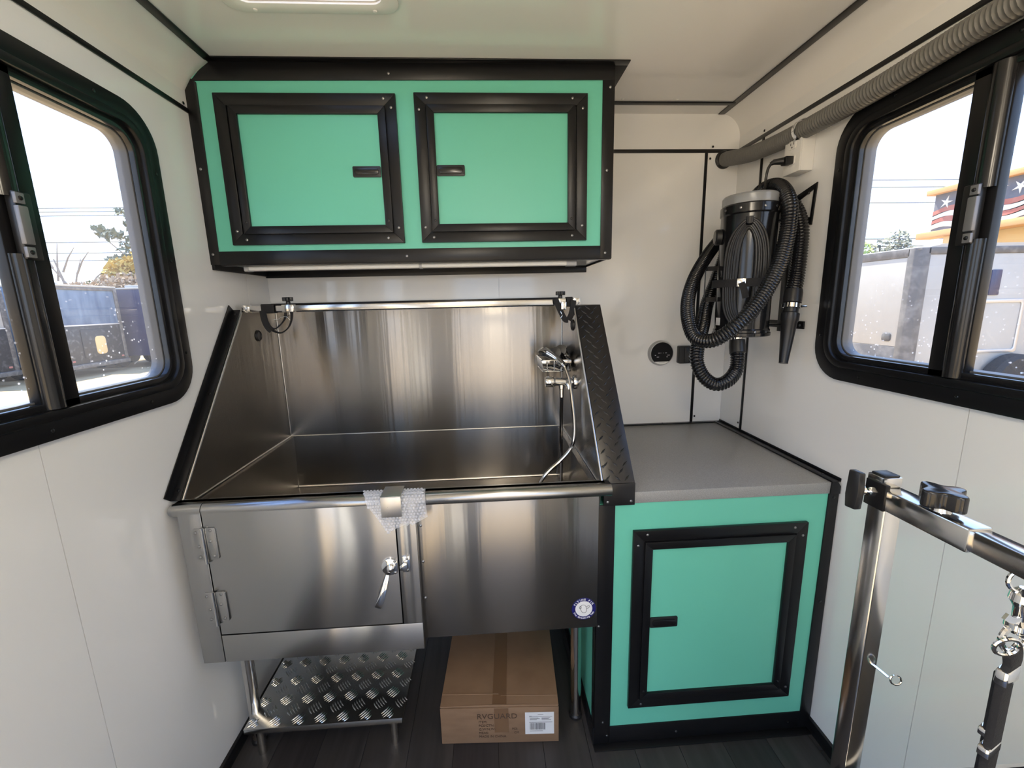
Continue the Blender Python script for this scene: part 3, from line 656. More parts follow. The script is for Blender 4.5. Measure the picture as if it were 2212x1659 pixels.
part('wrap', MB().ring(rrect(RDY - .018, RDY + .018, RDZ - .018, RDZ + .018, .005, 4), rrect(RDY - .0135, RDY + .0135, RDZ - .0135, RDZ + .0135, .003, 4), 'x', 1.200, 1.222), 'black_fabric', s2, .001)
part('loop', ribbon(MB(), [(1.158, RDY - .014, RDZ + .014), (1.165, RDY - .022, RDZ - .010), (1.178, RDY - .026, RDZ - .040), (1.192, RDY - .026, RDZ - .064), (1.203, RDY - .024, RDZ - .066)], .020, .004, (-.3, -1, 0)), 'black_fabric', s2)
part('loop', ribbon(MB(), [(1.224, RDY - .018, RDZ + .006), (1.220, RDY - .024, RDZ - .022), (1.214, RDY - .026, RDZ - .048), (1.204, RDY - .025, RDZ - .066)], .022, .004, (.3, -1, 0)), 'black_fabric', s2)
part('buckle', MB().box(1.176, 1.196, RDY - .032, RDY - .020, RDZ - .028, RDZ + .002), 'chrome', s2, .003)
part('hook_wire', MB().tube(spline([(1.170, RDY - .030, RDZ - .028), (1.176, RDY - .031, RDZ - .040), (1.180, RDY - .030, RDZ - .050), (1.175, RDY - .028, RDZ - .058)], 5), .0014, 6), 'chrome', s2)

# ------------------------------------------------------------------ shower corner
fa = thing('mixer_tap', 'chrome mixer tap on the right splash panel below the wire basket', 'tap', (TR, -.30, 1.17))
part('body', MB().cyl((TR - .012, -.30, 1.182), (1.150, -.30, 1.186), .0155, 20), 'chrome', fa)
part('wall_rose', MB().lathe([(.028, 0), (.027, .006), (.018, .012)], (TR, -.30, 1.182), (-1, 0, 0), 24), 'chrome', fa)
part('handle', MB().lathe([(.019, 0), (.0205, .004), (.0205, .030), (.018, .034), (0, .035)], (1.148, -.30, 1.186), (-1, 0, 0), 24), 'chrome', fa)
part('inlet', MB().tube(spline([(1.196, -.30, 1.183), (1.198, -.318, 1.178), (1.200, -.322, 1.160)], 4), .010, 12), 'chrome', fa)
part('outlet', MB().lathe([(.011, 0), (.011, .018), (.0085, .020), (.0085, .050)], (1.176, -.30, 1.176), (0, 0, -1), 16), 'chrome', fa)
ba = thing('wire_basket', 'small chrome wire basket in the right corner of the tub splash', 'basket', (1.165, -.17, 1.20))
bx0, bx1, by0, by1, bz0, bz1 = 1.108, 1.221, -.262, -.085, 1.218, 1.262
part('rim_wire', MB().tube([(x, y, bz1) for x, y in rrect(bx0, bx1, by0, by1, .012, 4)], .0028, 8, True, (0, 0, 1)), 'chrome', ba)
part('base_wire', MB().tube([(x, y, bz0) for x, y in rrect(bx0 + .004, bx1, by0 + .004, by1, .012, 4)], .0024, 8, True, (0, 0, 1)), 'chrome', ba)
for k in range(12):
    y = by0 + .010 + k * (by1 - by0 - .02) / 11; part('wire', MB().tube([(bx0, y, bz1), (bx0 + .003, y, bz0), (bx1, y, bz0)], .0015, 6), 'chrome', ba)
for k in range(4):
    x = bx0 + .02 + k * .027; part('wire', MB().tube([(x, by0, bz1), (x, by0 + .003, bz0)], .0022, 6), 'chrome', ba)
part('front_band', MB().box(bx0 - .002, bx0 + .030, by0 - .003, by0, bz1 - .012, bz1), 'chrome', ba, .001)
part('front_band', MB().box(bx1 - .040, bx1, by0 - .003, by0, bz1 - .012, bz1), 'chrome', ba, .001)
hs = thing('hand_shower', 'chrome hand shower with a silver hose resting in the wire basket', 'hand shower', (1.16, -.22, 1.24))
part('handle', MB().tube(spline([(1.126, -.205, 1.290), (1.146, -.225, 1.280), (1.168, -.250, 1.264), (1.186, -.276, 1.246)], 6), [.020 - .0006 * k if k < 12 else .0128 for k in range(19)], 16), 'chrome', hs)
part('head', MB().lathe([(.016, -.012), (.024, 0), (.025, .008), (.022, .011), (0, .011)], (1.124, -.206, 1.288), (-.45, -.35, -.8), 22), 'chrome', hs)
part('collar', MB().cyl((1.185, -.275, 1.247), (1.192, -.285, 1.238), .0105, 16), 'steel_tube', hs)
hose = spline([(1.191, -.284, 1.239), (1.203, -.315, 1.190), (1.207, -.35, 1.120), (1.210, -.375, 1.050), (1.206, -.39, .990), (1.190, -.392, .945), (1.150, -.40, .905), (1.115, -.41, .880), (1.085, -.42, .850), (1.060, -.43, .800), (1.06, -.42, .735), (1.09, -.36, .700), (1.14, -.28, .705), (1.178, -.24, .730), (1.184, -.245, .80), (1.181, -.262, .90), (1.178, -.28, 1.02), (1.176, -.30, 1.128)], 8)
part('hose', MB().tube(hose, .0068, 10), 'steel_tube', hs)
for nm, lab, a, b in (('sprayer', 'black spray handle lying in the wire basket behind the chrome shower', (1.178, -.150, 1.262), (1.205, -.245, 1.236)), ('sprayer', 'black round spray head leaning at the back of the wire basket', (1.205, -.125, 1.268), (1.212, -.215, 1.238))):
    t = thing(nm, lab, 'sprayer', b, 'black sprayers in the basket'); A, B = Vector(a), Vector(b)
    part('handle', MB().tube([A, A.lerp(B, .5), B], [.012, .010, .0115], 14), 'black_gloss', t)
    part('handle_end', MB().lathe([(.0118, 0), (.0118, .004), (.006, .005), (.006, .002), (0, .002)], B, B - A, 14), 'black_rubber', t)
    part('head', MB().lathe([(.013, -.012), (.023, 0), (.023, .008), (0, .010)], A + Vector((0, 0, .016)), (-.25, -.9, .25), 20), 'black_plastic', t)

# ------------------------------------------------------------------ under the tub: step stool and carton
stp = thing('step_stool', 'low aluminium tread plate step standing under the tub door', 'step stool', (.315, -.475, 0))
SX0, SX1, SY0, SY1, SZ = .056, .574, -.655, -.290, .122
part('tread_plate', MB().box(SX0, SX1, SY0, SY1, SZ - .003, SZ), 'aluminium', stp, .0008)
part('front_lip', MB().box(SX0, SX1, SY0, SY0 + .003, SZ - .020, SZ - .002), 'aluminium', stp, .0008)
part('side_lip', MB().box(SX1 - .003, SX1, SY0, SY1, SZ - .020, SZ - .002), 'aluminium', stp, .0008)
part('side_lip', MB().box(SX0, SX0 + .003, SY0, SY1, SZ - .020, SZ - .002), 'aluminium', stp, .0008)
for x in (.092, .536):
    for y in (-.628, -.315):
        part('leg', MB().cyl((x, y, 0), (x, y, SZ - .003), .014, 16), 'steel_tube', stp)
tr_ = MB(); zu = Vector((0, 0, 1)); r_ = 0; v = SY0 + .022
while v < SY1 - .010:
    u = SX0 + .022 + (.037 if r_ % 2 else 0); ang = math.radians(50 if r_ % 2 == 0 else -50); a = Vector((math.cos(ang), math.sin(ang), 0)); b = Vector((-a.y, a.x, 0))
    while u < SX1 - .014:
        for k in range(-2, 3):
            cpt = Vector((u, v, SZ)) + b * k * .0082; l = .0215 - .0022 * abs(k); w_ = .0020
            if not (SX0 + .004 < cpt.x - .014 and cpt.x + .014 < SX1 - .002 and SY0 + .003 < cpt.y - .016 and cpt.y + .016 < SY1): l *= .6
            mid = [cpt + a * (l * q_) + b * (.0016 * (q_ * q_ - .3)) for q_ in (-1, -.5, 0, .5, 1)]; W_ = [.0003, w_, w_, w_, .0003]; Hh = [0, .0022, .0026, .0022, 0]
            P = []
            for m_q, ww, hh in zip(mid, W_, Hh): P += [m_q + b * ww, m_q + zu * hh, m_q - b * ww]
            tr_.add(P, [f_ for q_ in range(4) for f_ in ((3 * q_, 3 * q_ + 1, 3 * q_ + 4, 3 * q_ + 3), (3 * q_ + 1, 3 * q_ + 2, 3 * q_ + 5, 3 * q_ + 4))])
        u += .074
    v += .0400; r_ += 1
o = part('tread_bars', tr_, 'aluminium', stp, smooth=0); o['kind'] = 'stuff'

bxr = thing('cardboard_box', 'brown cardboard carton with a white shipping label under the tub', 'box', (.914, -.400, 0))
BW, BH, BY0, BY1 = .200, .150, -.665, -.135; cxm = .914
def wob(mb, a=.0016):
    mb.v = [(p[0] + a * math.sin(p[1] * 31 + p[2] * 17), p[1] + a * math.sin(p[0] * 27 + p[2] * 23), p[2] + a * .6 * math.sin(p[0] * 19 + p[1] * 13)) for p in mb.v]; return mb
def panel(x0, x1, y0, y1, z0, z1, n=6):
    mb = MB(); nx = n if x1 - x0 > .02 else 1; ny = n if y1 - y0 > .02 else 1; nz = n if z1 - z0 > .02 else 1
    mb.box(x0, x1, y0, y1, z0, z1); return mb
part('carton', MB().box(cxm - BW + .002, cxm + BW - .002, BY0 + .003, BY1, .001, BH - .004), 'cardboard', bxr, .004)
part('top_flap', MB().box(cxm - BW, cxm - .0012, BY0 + .002, BY1, BH - .004, BH), 'cardboard', bxr, .0015)
part('top_flap', MB().box(cxm + .0012, cxm + BW, BY0 + .002, BY1, BH - .005, BH - .0005), 'cardboard', bxr, .0015)
part('front_face', MB().box(cxm - BW, cxm + BW, BY0, BY0 + .003, .002, BH - .006), 'cardboard', bxr, .0012)
part('fold_ridge', MB().tube([(cxm - BW + .002, BY0 + .004, BH - .003), (cxm - .02, BY0 + .005, BH - .001), (cxm + BW - .002, BY0 + .004, BH - .004)], .0028, 8), 'cardboard', bxr)
part('fold_ridge', MB().tube([(cxm - BW + .003, BY0 + .048, BH), (cxm - .004, BY0 + .046, BH + .0006)], .0016, 6), 'cardboard', bxr)
part('fold_ridge', MB().tube([(cxm + .004, BY0 + .040, BH - .0004), (cxm + BW - .003, BY0 + .038, BH - .0002)], .0016, 6), 'cardboard', bxr)
part('tape', MB().box(cxm - .024, cxm + .024, BY0 + .004, BY1, BH + .0002, BH + .0006), 'box_tape', bxr)
part('tape', MB().box(cxm - .018, cxm + .030, BY0 - .0006, BY0 - .0001, .045, BH - .008), 'box_tape', bxr)
sl = part('shipping_label', MB().box(1.000, 1.098, BY0 - .0012, BY0 - .0006, .036, .124), 'paper', bxr, label='white shipping label')
yl = BY0 - .0013
part('rule', MB().box(1.014, 1.092, yl - .0002, yl, .1055, .1063), 'ink', sl); part('rule', MB().box(1.014, 1.092, yl - .0002, yl, .0835, .0848), 'ink', sl)
x = 1.016
while x < 1.068:
    w = random.choice((.0007, .0011, .0018)); part('barcode_bar', MB().box(x, x + w, yl - .0002, yl, .054, .081), 'ink', sl); x += w + random.choice((.0008, .0012, .0018))
for z, x0, x1 in ((.1005, 1.016, 1.045), (.097, 1.016, 1.050), (.0935, 1.016, 1.040), (.1005, 1.056, 1.085), (.097, 1.056, 1.080), (.0935, 1.056, 1.088), (.048, 1.016, 1.060), (.1145, 1.043, 1.062), (.1085, 1.014, 1.022)):
    part('print_line', MB().box(x0, x1, yl - .0002, yl, z, z + .0012), 'ink', sl)
text('print', 'RVGUARD', .0290, 'print_brown', bxr, (.836, BY0 - .0009, .101), F_NY, ext=.0002, sx=1.02)
for k, t_ in enumerate(('ITEM:', 'PCS/CTN:', 'G.W/N.W:', 'MEAS:', 'MADE IN CHINA')):
    text('print', t_, .0125, 'print_brown', bxr, (.842, BY0 - .0009, .0845 - k * .0148), F_NY, ext=.0002)
text('print', 'PCS', .0110, 'print_brown', bxr, (.955, BY0 - .0009, .055), F_NY, ext=.0002); text('print', 'CM', .0110, 'print_brown', bxr, (.962, BY0 - .0009, .040), F_NY, ext=.0002)
bxr.rotation_euler = (0, 0, math.radians(-3.2))

# ------------------------------------------------------------------ things on the back and right walls
sn = thing('round_controller', 'round black control dial with a silver rim on the back wall', 'controller', (1.677, -.01, 1.246))
part('housing', MB().lathe([(.056, 0), (.056, .012), (.053, .024), (.050, .026), (.050, .024)], (1.677, 0, 1.246), (0, -1, 0), 40), 'grey_plastic', sn)
part('face', MB().lathe([(.0505, 0), (.0505, .0015), (0, .0015)], (1.677, -.024, 1.246), (0, -1, 0), 40), 'dial_black', sn)
ch = [(1.677 + .0495 * math.cos(math.radians(a)), 1.246 + .0495 * math.sin(math.radians(a))) for a in range(228, 313, 6)]
part('name_band', MB().prism(ch, 'y', -.0262, -.0255), 'white_plastic', sn, label='white band across the bottom of the dial')
for x, z, w in ((1.660, 1.247, .008), (1.671, 1.247, .002), (1.682, 1.247, .002), (1.692, 1.247, .007), (1.645, 1.237, .005), (1.654, 1.229, .010), (1.702, 1.237, .011), (1.698, 1.229, .006)):
    part('mark', MB().box(x, x + w, -.0262, -.0256, z, z + .0022), 'paper', sn)
part('name_print', MB().box(1.664, 1.690, -.0266, -.0262, 1.2042, 1.2058), 'grey_plastic', sn)
ob = thing('black_wall_socket', 'small square black socket box beside the round dial on the back wall', 'socket', (1.785, -.01, 1.237))
part('box', MB().prism(rrect(1.756, 1.816, 1.198, 1.276, .005, 4), 'y', -.030, 0), 'black_plastic', ob, .002)
part('face_plate', MB().prism(rrect(1.778, 1.815, 1.200, 1.274, .004, 4), 'y', -.034, -.030), 'black_gloss', ob, .001)
part('indicator', MB().box(1.797, 1.803, -.0346, -.034, 1.230, 1.233), 'paper', ob)
for z in (1.207, 1.266): inst('screw', SCREW_B, ob, (1.800, -.034, z), F_NY)

cd = thing('ribbed_conduit', 'grey ribbed conduit pipe running along the top of the right wall', 'conduit', (1.94, -.7, 2.02))
pth = resample(spline([(1.914, .0, 2.050), (1.920, -.03, 2.048), (1.930, -.10, 2.034), (1.938, -.20, 2.020), (1.942, -.40, 2.010), (1.942, -.70, 2.012), (1.942, -1.0, 2.028), (1.942, -1.5, 2.035), (1.942, -2.2, 2.030)], 10), .0033)
part('pipe', MB().tube(pth, [.0268 + (.0022 if (k // 1) % 3 == 0 else 0) for k in range(len(pth))], 18), 'conduit', cd, smooth=50)
part('wall_grommet', MB().lathe([(.036, 0), (.036, .006), (.030, .012), (.028, .010)], (1.914, 0, 2.052), (0.1, -1, 0), 28), 'black_rubber', cd)
cy_ = -.425
cm = part('clamp', MB().ring([(1.942 + .0335 * math.cos(a), 2.010 + .0335 * math.sin(a)) for a in [2 * PI * k / 28 for k in range(28)]], [(1.942 + .0310 * math.cos(a), 2.010 + .0310 * math.sin(a)) for a in [2 * PI * k / 28 for k in range(28)]], 'y', cy_ - .008, cy_ + .008), 'chrome', cd, .0006)
part('clamp_tab', MB().box(1.962, 1.9795, cy_ - .008, cy_ + .008, 1.955, 1.982), 'chrome', cm, .001)
inst('screw', SCREW_B, cm, (1.962, cy_, 1.966), F_NX)

so_ = thing('wall_socket', 'white socket box on the right wall with the dryer plug in it', 'socket', (W, -.37, 1.96))
BYA, BYB, BZA, BZB = -.438, -.362, 1.886, 2.012
part('box', MB().box(1.936, W, BYA, BYB, BZA, BZB), 'white_plastic', so_, .003)
part('face_plate', MB().box(1.931, 1.936, BYA - .001, BYB + .001, BZA - .001, BZB + .001), 'white_plastic', so_, .002)
oy = (BYA + BYB) / 2
for z in (1.974, 1.926):
    rc = part('receptacle', MB().prism(rrect(oy - .017, oy + .017, z - .014, z + .014, .006, 4), 'x', 1.9285, 1.931), 'white_plastic', so_, .0008)
    for dy, h in ((-.007, .009), (.007, .007)): part('slot', MB().box(1.9280, 1.9286, oy + dy - .0012, oy + dy + .0012, z - .001, z + h), 'ink', rc)
    part('slot', MB().lathe([(.0026, 0), (.0026, .0005), (0, .0005)], (1.9285, oy, z - .008), (-1, 0, 0), 10), 'ink', rc)
inst('screw', shared('screw', MB().lathe([(.0032, 0), (.003, .001), (0, .0014)], n=10), 'white_plastic'), so_, (1.931, oy, 1.950), F_NX)

# dryer
DXc, DYc, DR = 1.806, -.392, .090
dy_ = thing('dog_dryer', 'black cylindrical dog dryer hung on the right wall with its cord and hose coiled', 'dryer', (DXc, DYc, 1.355))
part('body', MB().lathe([(DR - .008, 1.355), (DR, 1.360), (DR, 1.372), (DR - .003, 1.376), (DR - .003, 1.752), (DR + .001, 1.757), (DR + .001, 1.782), (DR - .004, 1.787)], (DXc, DYc, 0), n=48), 'black_gloss', dy_)
part('top_cap', MB().lathe([(DR - .004, 1.786), (DR - .003, 1.790), (DR - .003, 1.812), (DR - .008, 1.818), (DR - .030, 1.819), (0, 1.819)], (DXc, DYc, 0), n=48), 'clear_cap', dy_, label='translucent grey intake cap')
part('base_plate', MB().lathe([(DR - .004, 1.349), (DR + .003, 1.352), (DR + .003, 1.362), (DR, 1.364)], (DXc, DYc, 0), n=48), 'black_gloss', dy_)
va = math.atan2(-1.8615 - DYc, .8995 - DXc)          # side of the drum that faces into the room
def on_drum(da, z, r=DR): return Vector((DXc + r * math.cos(va + da), DYc + r * math.sin(va + da), z))
part('cord_hook', MB().tube([on_drum(.02, 1.715, DR - .004), on_drum(.02, 1.722, DR + .014), on_drum(.02, 1.738, DR + .016)], .011, 10), 'black_plastic', dy_)
for k in range(6):
    a0 = .30 + .085 * k; P = []; sg_n = lambda v, p: math.copysign(abs(v) ** p, v)
    for j in range(56):
        t = 2 * PI * j / 56; s_ = max(0, math.sin(t)); b_ = max(0, -math.sin(t))
        w_ = a0 * (1 - .45 * s_ ** 4 - .25 * b_ ** 6); zz = 1.560 + (.146 + .005 * k) * sg_n(math.sin(t), .85)
        P.append(on_drum(.02 + w_ * sg_n(math.cos(t), .7) - .04 * b_, zz + .003 * math.sin(3 * t + k), DR + .003 + .002 * (k % 2)))
    part('cord_loop', MB().tube(P, .0046, 8, True), 'black_rubber', dy_)
bl = MB()
bl.ring([(DXc + (DR + .013) * math.cos(a), DYc + (DR + .013) * math.sin(a)) for a in [2 * PI * k / 48 for k in range(48)]], [(DXc + (DR + .009) * math.cos(a), DYc + (DR + .009) * math.sin(a)) for a in [2 * PI * k / 48 for k in range(48)]], 'z', 1.518, 1.544)
belt = part('belt', bl, 'black_fabric', dy_)
pbk = on_drum(-.08, 1.531, DR + .015)
fw = Vector((math.cos(va), math.sin(va), 0)); sw = Vector((-fw.y, fw.x, 0))
part('buckle', MB().add([pbk + sw * a * .013 + Vector((0, 0, b * .013)) + fw * d for d in (0, .006) for a, b in ((-1, -1), (1, -1), (1, 1), (-1, 1))], [(0, 1, 2, 3), (4, 5, 6, 7), (0, 1, 5, 4), (1, 2, 6, 5), (2, 3, 7, 6), (3, 0, 4, 7)]), 'chrome', belt, .0012)
part('belt_tail', MB().bar([pbk + fw * .008, pbk + sw * .010 + fw * .009 + Vector((0, 0, -.025)), pbk + sw * .016 + fw * .006 + Vector((0, 0, -.050))], .020, .003, fw), 'black_fabric', belt)
pk = on_drum(-1.30, 1.69, DR - .004); ax_ = Vector((math.cos(va - 1.3), math.sin(va - 1.3), 0))
part('switch_housing', MB().lathe([(.026, 0), (.026, .016), (.022, .020), (0, .021)], pk, ax_, 20), 'black_plastic', dy_)
gpt = [on_drum(-1.25, 1.585, DR), on_drum(-1.25, 1.585, DR + .034), on_drum(-1.25, 1.578, DR + .040), on_drum(-1.25, 1.485, DR + .040), on_drum(-1.25, 1.478, DR + .034), on_drum(-1.25, 1.478, DR)]
part('side_handle', MB().bar(gpt, .016, .003, sw), 'black_trim', dy_)
for da in (-.9, -.3, .5, 1.0):
    inst('screw', SCREW_S, dy_, tuple(on_drum(da, 1.770, DR + .001)), (0, PI / 2, va + da)); inst('screw', SCREW_S, dy_, tuple(on_drum(da, 1.366, DR)), (0, PI / 2, va + da))
lbp = [on_drum(a, z, DR - .0022) for z in (1.388, 1.414) for a in (-1.15, -1.0, -.85)]
part('rating_label', MB().add(lbp, [(0, 1, 4, 3), (1, 2, 5, 4)]), 'paper', dy_, label='small white rating label')
# outlet elbow and hose
part('outlet_collar', MB().lathe([(.021, 0), (.021, .020), (.023, .020), (.023, .026)], (1.782, -.415, 1.352), (0, 0, -1), 24), 'chrome', dy_)
HOSE = [(1.782, -.415, 1.336), (1.780, -.428, 1.278), (1.771, -.439, 1.23), (1.734, -.454, 1.197), (1.691, -.453, 1.186), (1.65, -.445, 1.216), (1.63, -.434, 1.27), (1.649, -.402, 1.334), (1.688, -.350, 1.386), (1.732, -.285, 1.458), (1.780, -.250, 1.548), (1.832, -.228, 1.665), (1.882, -.240, 1.790), (1.902, -.275, 1.850), (1.904, -.345, 1.862), (1.888, -.430, 1.832), (1.872, -.495, 1.764), (1.860, -.514, 1.682), (1.83, -.536, 1.596), (1.783, -.559, 1.516), (1.732, -.569, 1.448), (1.677, -.566, 1.391), (1.631, -.531, 1.348), (1.6, -.477, 1.353), (1.597, -.427, 1.403), (1.622, -.360, 1.473), (1.668, -.298, 1.546), (1.735, -.232, 1.619), (1.815, -.175, 1.695), (1.905, -.160, 1.780), (1.942, -.220, 1.818), (1.944, -.340, 1.814), (1.944, -.420, 1.772), (1.944, -.458, 1.700), (1.942, -.466, 1.623), (1.934, -.474, 1.551), (1.917, -.489, 1.494)]
hp = resample(spline(HOSE, 14), .0030)
part('hose', MB().tube(hp, [.0215 + (.0028 if k % 3 == 0 else 0) for k in range(len(hp))], 14), 'black_gloss', dy_, smooth=50)
part('hose_cuff', MB().tube([HOSE[0], (1.781, -.420, 1.312), (1.780, -.428, 1.290)], [.0255, .0265, .0265], 20), 'black_rubber', dy_)
n0 = Vector((1.917, -.489, 1.494)); n1 = Vector((1.876, -.530, 1.264)); nx = (n1 - n0).normalized()
part('hose_cuff', MB().lathe([(.026, -.010), (.0275, 0), (.0275, .034), (.022, .036)], n0, nx, 22), 'black_rubber', dy_)
part('hose_clip', MB().lathe([(.0275, .038), (.0275, .052), (.024, .053)], n0, nx, 22), 'chrome', dy_)
part('clip_screw', MB().cyl(n0 + nx * .045 + Vector((.024, -.012, 0)), n0 + nx * .045 + Vector((.040, -.016, 0)), .005, 10), 'chrome', dy_)
part('nozzle', MB().lathe([(.022, .050), (.022, .066), (.027, .070), (.027, .092), (.0235, .098), (.0135, .232), (.0135, .236), (.011, .236)], n0, nx, 24), 'black_plastic', dy_)
part('plug', MB().box(1.902, 1.930, oy - .014, oy + .014, 1.912, 1.938), 'black_plastic', dy_, .004)
part('plug_grip', MB().tube([(1.904, oy, 1.925), (1.880, oy + .014, 1.926), (1.872, oy + .020, 1.921)], [.012, .009, .006], 12), 'black_plastic', dy_)
part('cord', MB().tube(spline([(1.876, oy + .018, 1.924), (1.866, -.380, 1.908), (1.862, -.378, 1.878), (1.868, -.366, 1.846), (1.850, -.345, 1.815)], 6), .0046, 8), 'black_rubber', dy_)
# wall bracket
wbk = thing('dryer_bracket', 'black steel wall bracket holding the dog dryer', 'bracket', (W, -.40, 1.6))
part('wing_plate', MB().ring([(-.470, 1.842), (-.462, 1.712), (-.395, 1.722), (-.30, 1.76), (-.30, 1.80)], [(-.458, 1.824), (-.453, 1.738), (-.422, 1.742), (-.380, 1.765), (-.375, 1.795)], 'x', W - .006, W - .001), 'black_trim', wbk, .001)
part('back_bar', MB().box(W - .026, W - .001, -.402, -.372, 1.36, 1.80), 'black_trim', wbk, .001)
part('upper_arm', MB().box(DXc + DR - .004, W - .026, -.404, -.370, 1.735, 1.741), 'black_trim', wbk, .001)
part('lower_arm', MB().box(W - .010, W - .004, -.480, -.30, 1.372, 1.398), 'black_trim', wbk, .001)
part('lower_arm', MB().box(DXc + DR - .004, W - .010, -.404, -.370, 1.382, 1.388), 'black_trim', wbk, .001)
inst('screw', SCREW_S, wbk, (W - .006, -.44, 1.815), F_NX); inst('screw', SCREW_S, wbk, (W - .010, -.465, 1.385), F_NX)

# ------------------------------------------------------------------ grooming table arm (table just below the picture)
AX, AY = 1.425, -1.365
tb = thing('grooming_table', 'grooming table standing below the steel arm at the right', 'table', (1.62, -1.80, 0))
part('table_top', MB().box(1.40, 1.86, -2.25, -1.39, .745, .775), 'black_rubber', tb, .004)
part('edge_band', MB().ring(rrect(1.395, 1.865, -2.255, -1.385, .01, 3), rrect(1.400, 1.860, -2.25, -1.39, .008, 3), 'z', .742, .777), 'aluminium', tb)
for x in (1.44, 1.82):
    for y in (-2.21, -1.43): part('leg', MB().cyl((x, y, 0), (x, y, .745), .014, 14), 'steel_tube', tb)
ar = thing('grooming_post', 'square steel grooming arm post with a horizontal bar at the right edge', 'grooming arm', (AX, AY, .70))
hw = .0127
def sq(x, y, z0, z1, h, t): return MB().ring(rrect(x - h, x + h, y - h, y + h, .002, 2), rrect(x - h + t, x + h - t, y - h + t, y + h - t, .001, 2), 'z', z0, z1)
part('post', sq(AX, AY, .69, 1.216, hw, .0018).xform(Matrix.Translation((AX, AY, 0)) @ Matrix.Rotation(math.radians(0), 4, 'Z') @ Matrix.Translation((-AX, -AY, 0))), 'steel_tube', ar, .0006)
part('table_clamp', MB().box(AX - .03, AX + .03, AY - .026, AY + .02, .70, .742), 'black_trim', ar, .002)
part('bar_socket', MB().box(AX - hw - .0015, AX + hw + .0015, -1.474, AY + hw, 1.2015, 1.2295), 'steel_tube', ar, .0018)
part('bar', MB().box(AX - hw + .0015, AX + hw - .0015, -1.98, -1.470, 1.2035, 1.2275), 'steel_tube', ar, .0015)
part('end_cap', MB().box(AX - hw - .003, AX - hw + .004, AY - .013, AY + .016, 1.200, 1.236), 'black_trim', ar, .001)
part('cap_block', MB().box(AX - .012, AX + .014, AY - .006, AY + .018, 1.2295, 1.243), 'steel_tube', ar, .001)
part('cap_pad', MB().box(AX - .009, AX + .012, AY - .004, AY + .016, 1.243, 1.2455), 'black_plastic', ar, .0006)
part('side_bolt', MB().cyl((AX - .014, AY, 1.222), (AX - .038, AY, 1.226), .0032, 10), 'chrome', ar)
part('bolt_nut', MB().lathe([(.0068, 0), (.0068, .007)], (AX - .020, AY, 1.223), (-1, 0, .1), 6), 'chrome', ar)
part('wing_handle', MB().prism([(AY - .008, 1.202), (AY + .008, 1.200), (AY + .010, 1.218), (AY + .008, 1.253), (AY - .008, 1.253), (AY - .010, 1.230)], 'x', AX - .050, AX - .040), 'black_plastic', ar, .002)
part('handle_hub', MB().cyl((AX - .034, AY, 1.2255), (AX - .044, AY, 1.227), .0065, 12), 'chrome', ar)
kb = part('knob_boss', MB().lathe([(.010, 0), (.009, .008)], (AX, -1.432, 1.2295), n=14), 'chrome', ar)
KB = [((.0200 + .0050 * math.cos(4 * a)) * math.cos(a), (.0200 + .0050 * math.cos(4 * a)) * math.sin(a)) for a in [2 * PI * k / 48 for k in range(48)]]
part('knob', MB().prism([(AX + a, -1.432 + b) for a, b in KB], 'z', 1.236, 1.256), 'black_gloss', ar, .004, seg=3)
part('pull_ring', MB().tube([(AX + .024 + .012 * math.cos(t), AY - .030 + .003 * math.cos(t), .955 - .006 * math.cos(t) + .0075 * math.sin(t)) for t in [2 * PI * k / 24 for k in range(24)]], .0013, 6, True), 'chrome', ar)
part('pull_pin', MB().tube([(AX + .004, AY - hw + .001, .966), (AX + .009, AY - .022, .963), (AX + .013, AY - .029, .960)], .0016, 6), 'chrome', ar)
sg = thing('grooming_loop', 'black webbing grooming loop hanging from the steel arm by chrome clips', 'strap', (1.440, -1.508, .90))
gx, gy = 1.440, -1.508
def ringm(cx, cy, cz, r, w, axis, n=22):
    A = Vector(axis).normalized(); X = A.orthogonal().normalized(); Y = A.cross(X)
    return MB().tube([Vector((cx, cy, cz)) + X * r * math.cos(t) + Y * r * math.sin(t) for t in [2 * PI * k / n for k in range(n)]], w, 7, True)
part('eye_ring', ringm(gx - .003, gy, 1.190, .013, .0021, (.3, 1, 0)), 'chrome', sg)
part('swivel', MB().lathe([(.004, 0), (.0095, .006), (.0105, .014), (.006, .022), (.0055, .036), (.010, .040), (.010, .046), (.005, .052)], (gx, gy, 1.182), (.02, 0, -1), 18), 'chrome', sg)
part('snap_hook', MB().tube(spline([(gx, gy, 1.140), (gx - .010, gy, 1.134), (gx - .014, gy, 1.122), (gx - .008, gy, 1.111), (gx + .004, gy, 1.110), (gx + .011, gy, 1.120), (gx + .009, gy, 1.134)], 5), .0030, 8), 'chrome', sg)
part('thumb_lever', MB().bar([(gx - .005, gy - .004, 1.148), (gx - .018, gy - .006, 1.152), (gx - .024, gy - .006, 1.156)], .007, .003, (0, -1, 0)), 'chrome', sg)
part('d_ring', ringm(gx - .010, gy - .003, 1.116, .0115, .0021, (.2, 1, .2)), 'chrome', sg)
part('d_ring', ringm(gx + .014, gy + .002, 1.110, .012, .0021, (-.3, 1, .3)), 'chrome', sg)
def web(a, b, w0, w1): return MB().bar(spline([a, ((a[0] + b[0]) / 2 + .003, (a[1] + b[1]) / 2, (a[2] + b[2]) / 2), b], 5), w0, .007, (0.35, -1, 0))
part('webbing_top', web((gx + .002, gy, 1.108), (gx + .002, gy, 1.080), .026, .026), 'black_fabric', sg, .001)
part('ferrule', MB().bar([(gx + .002, gy, 1.088), (gx + .002, gy, 1.070)], .0285, .0105, (.35, -1, 0)), 'chrome', sg, .002)
part('webbing', web((gx + .001, gy, 1.075), (gx - .001, gy, .800), .024, .024), 'black_fabric', sg, .001)
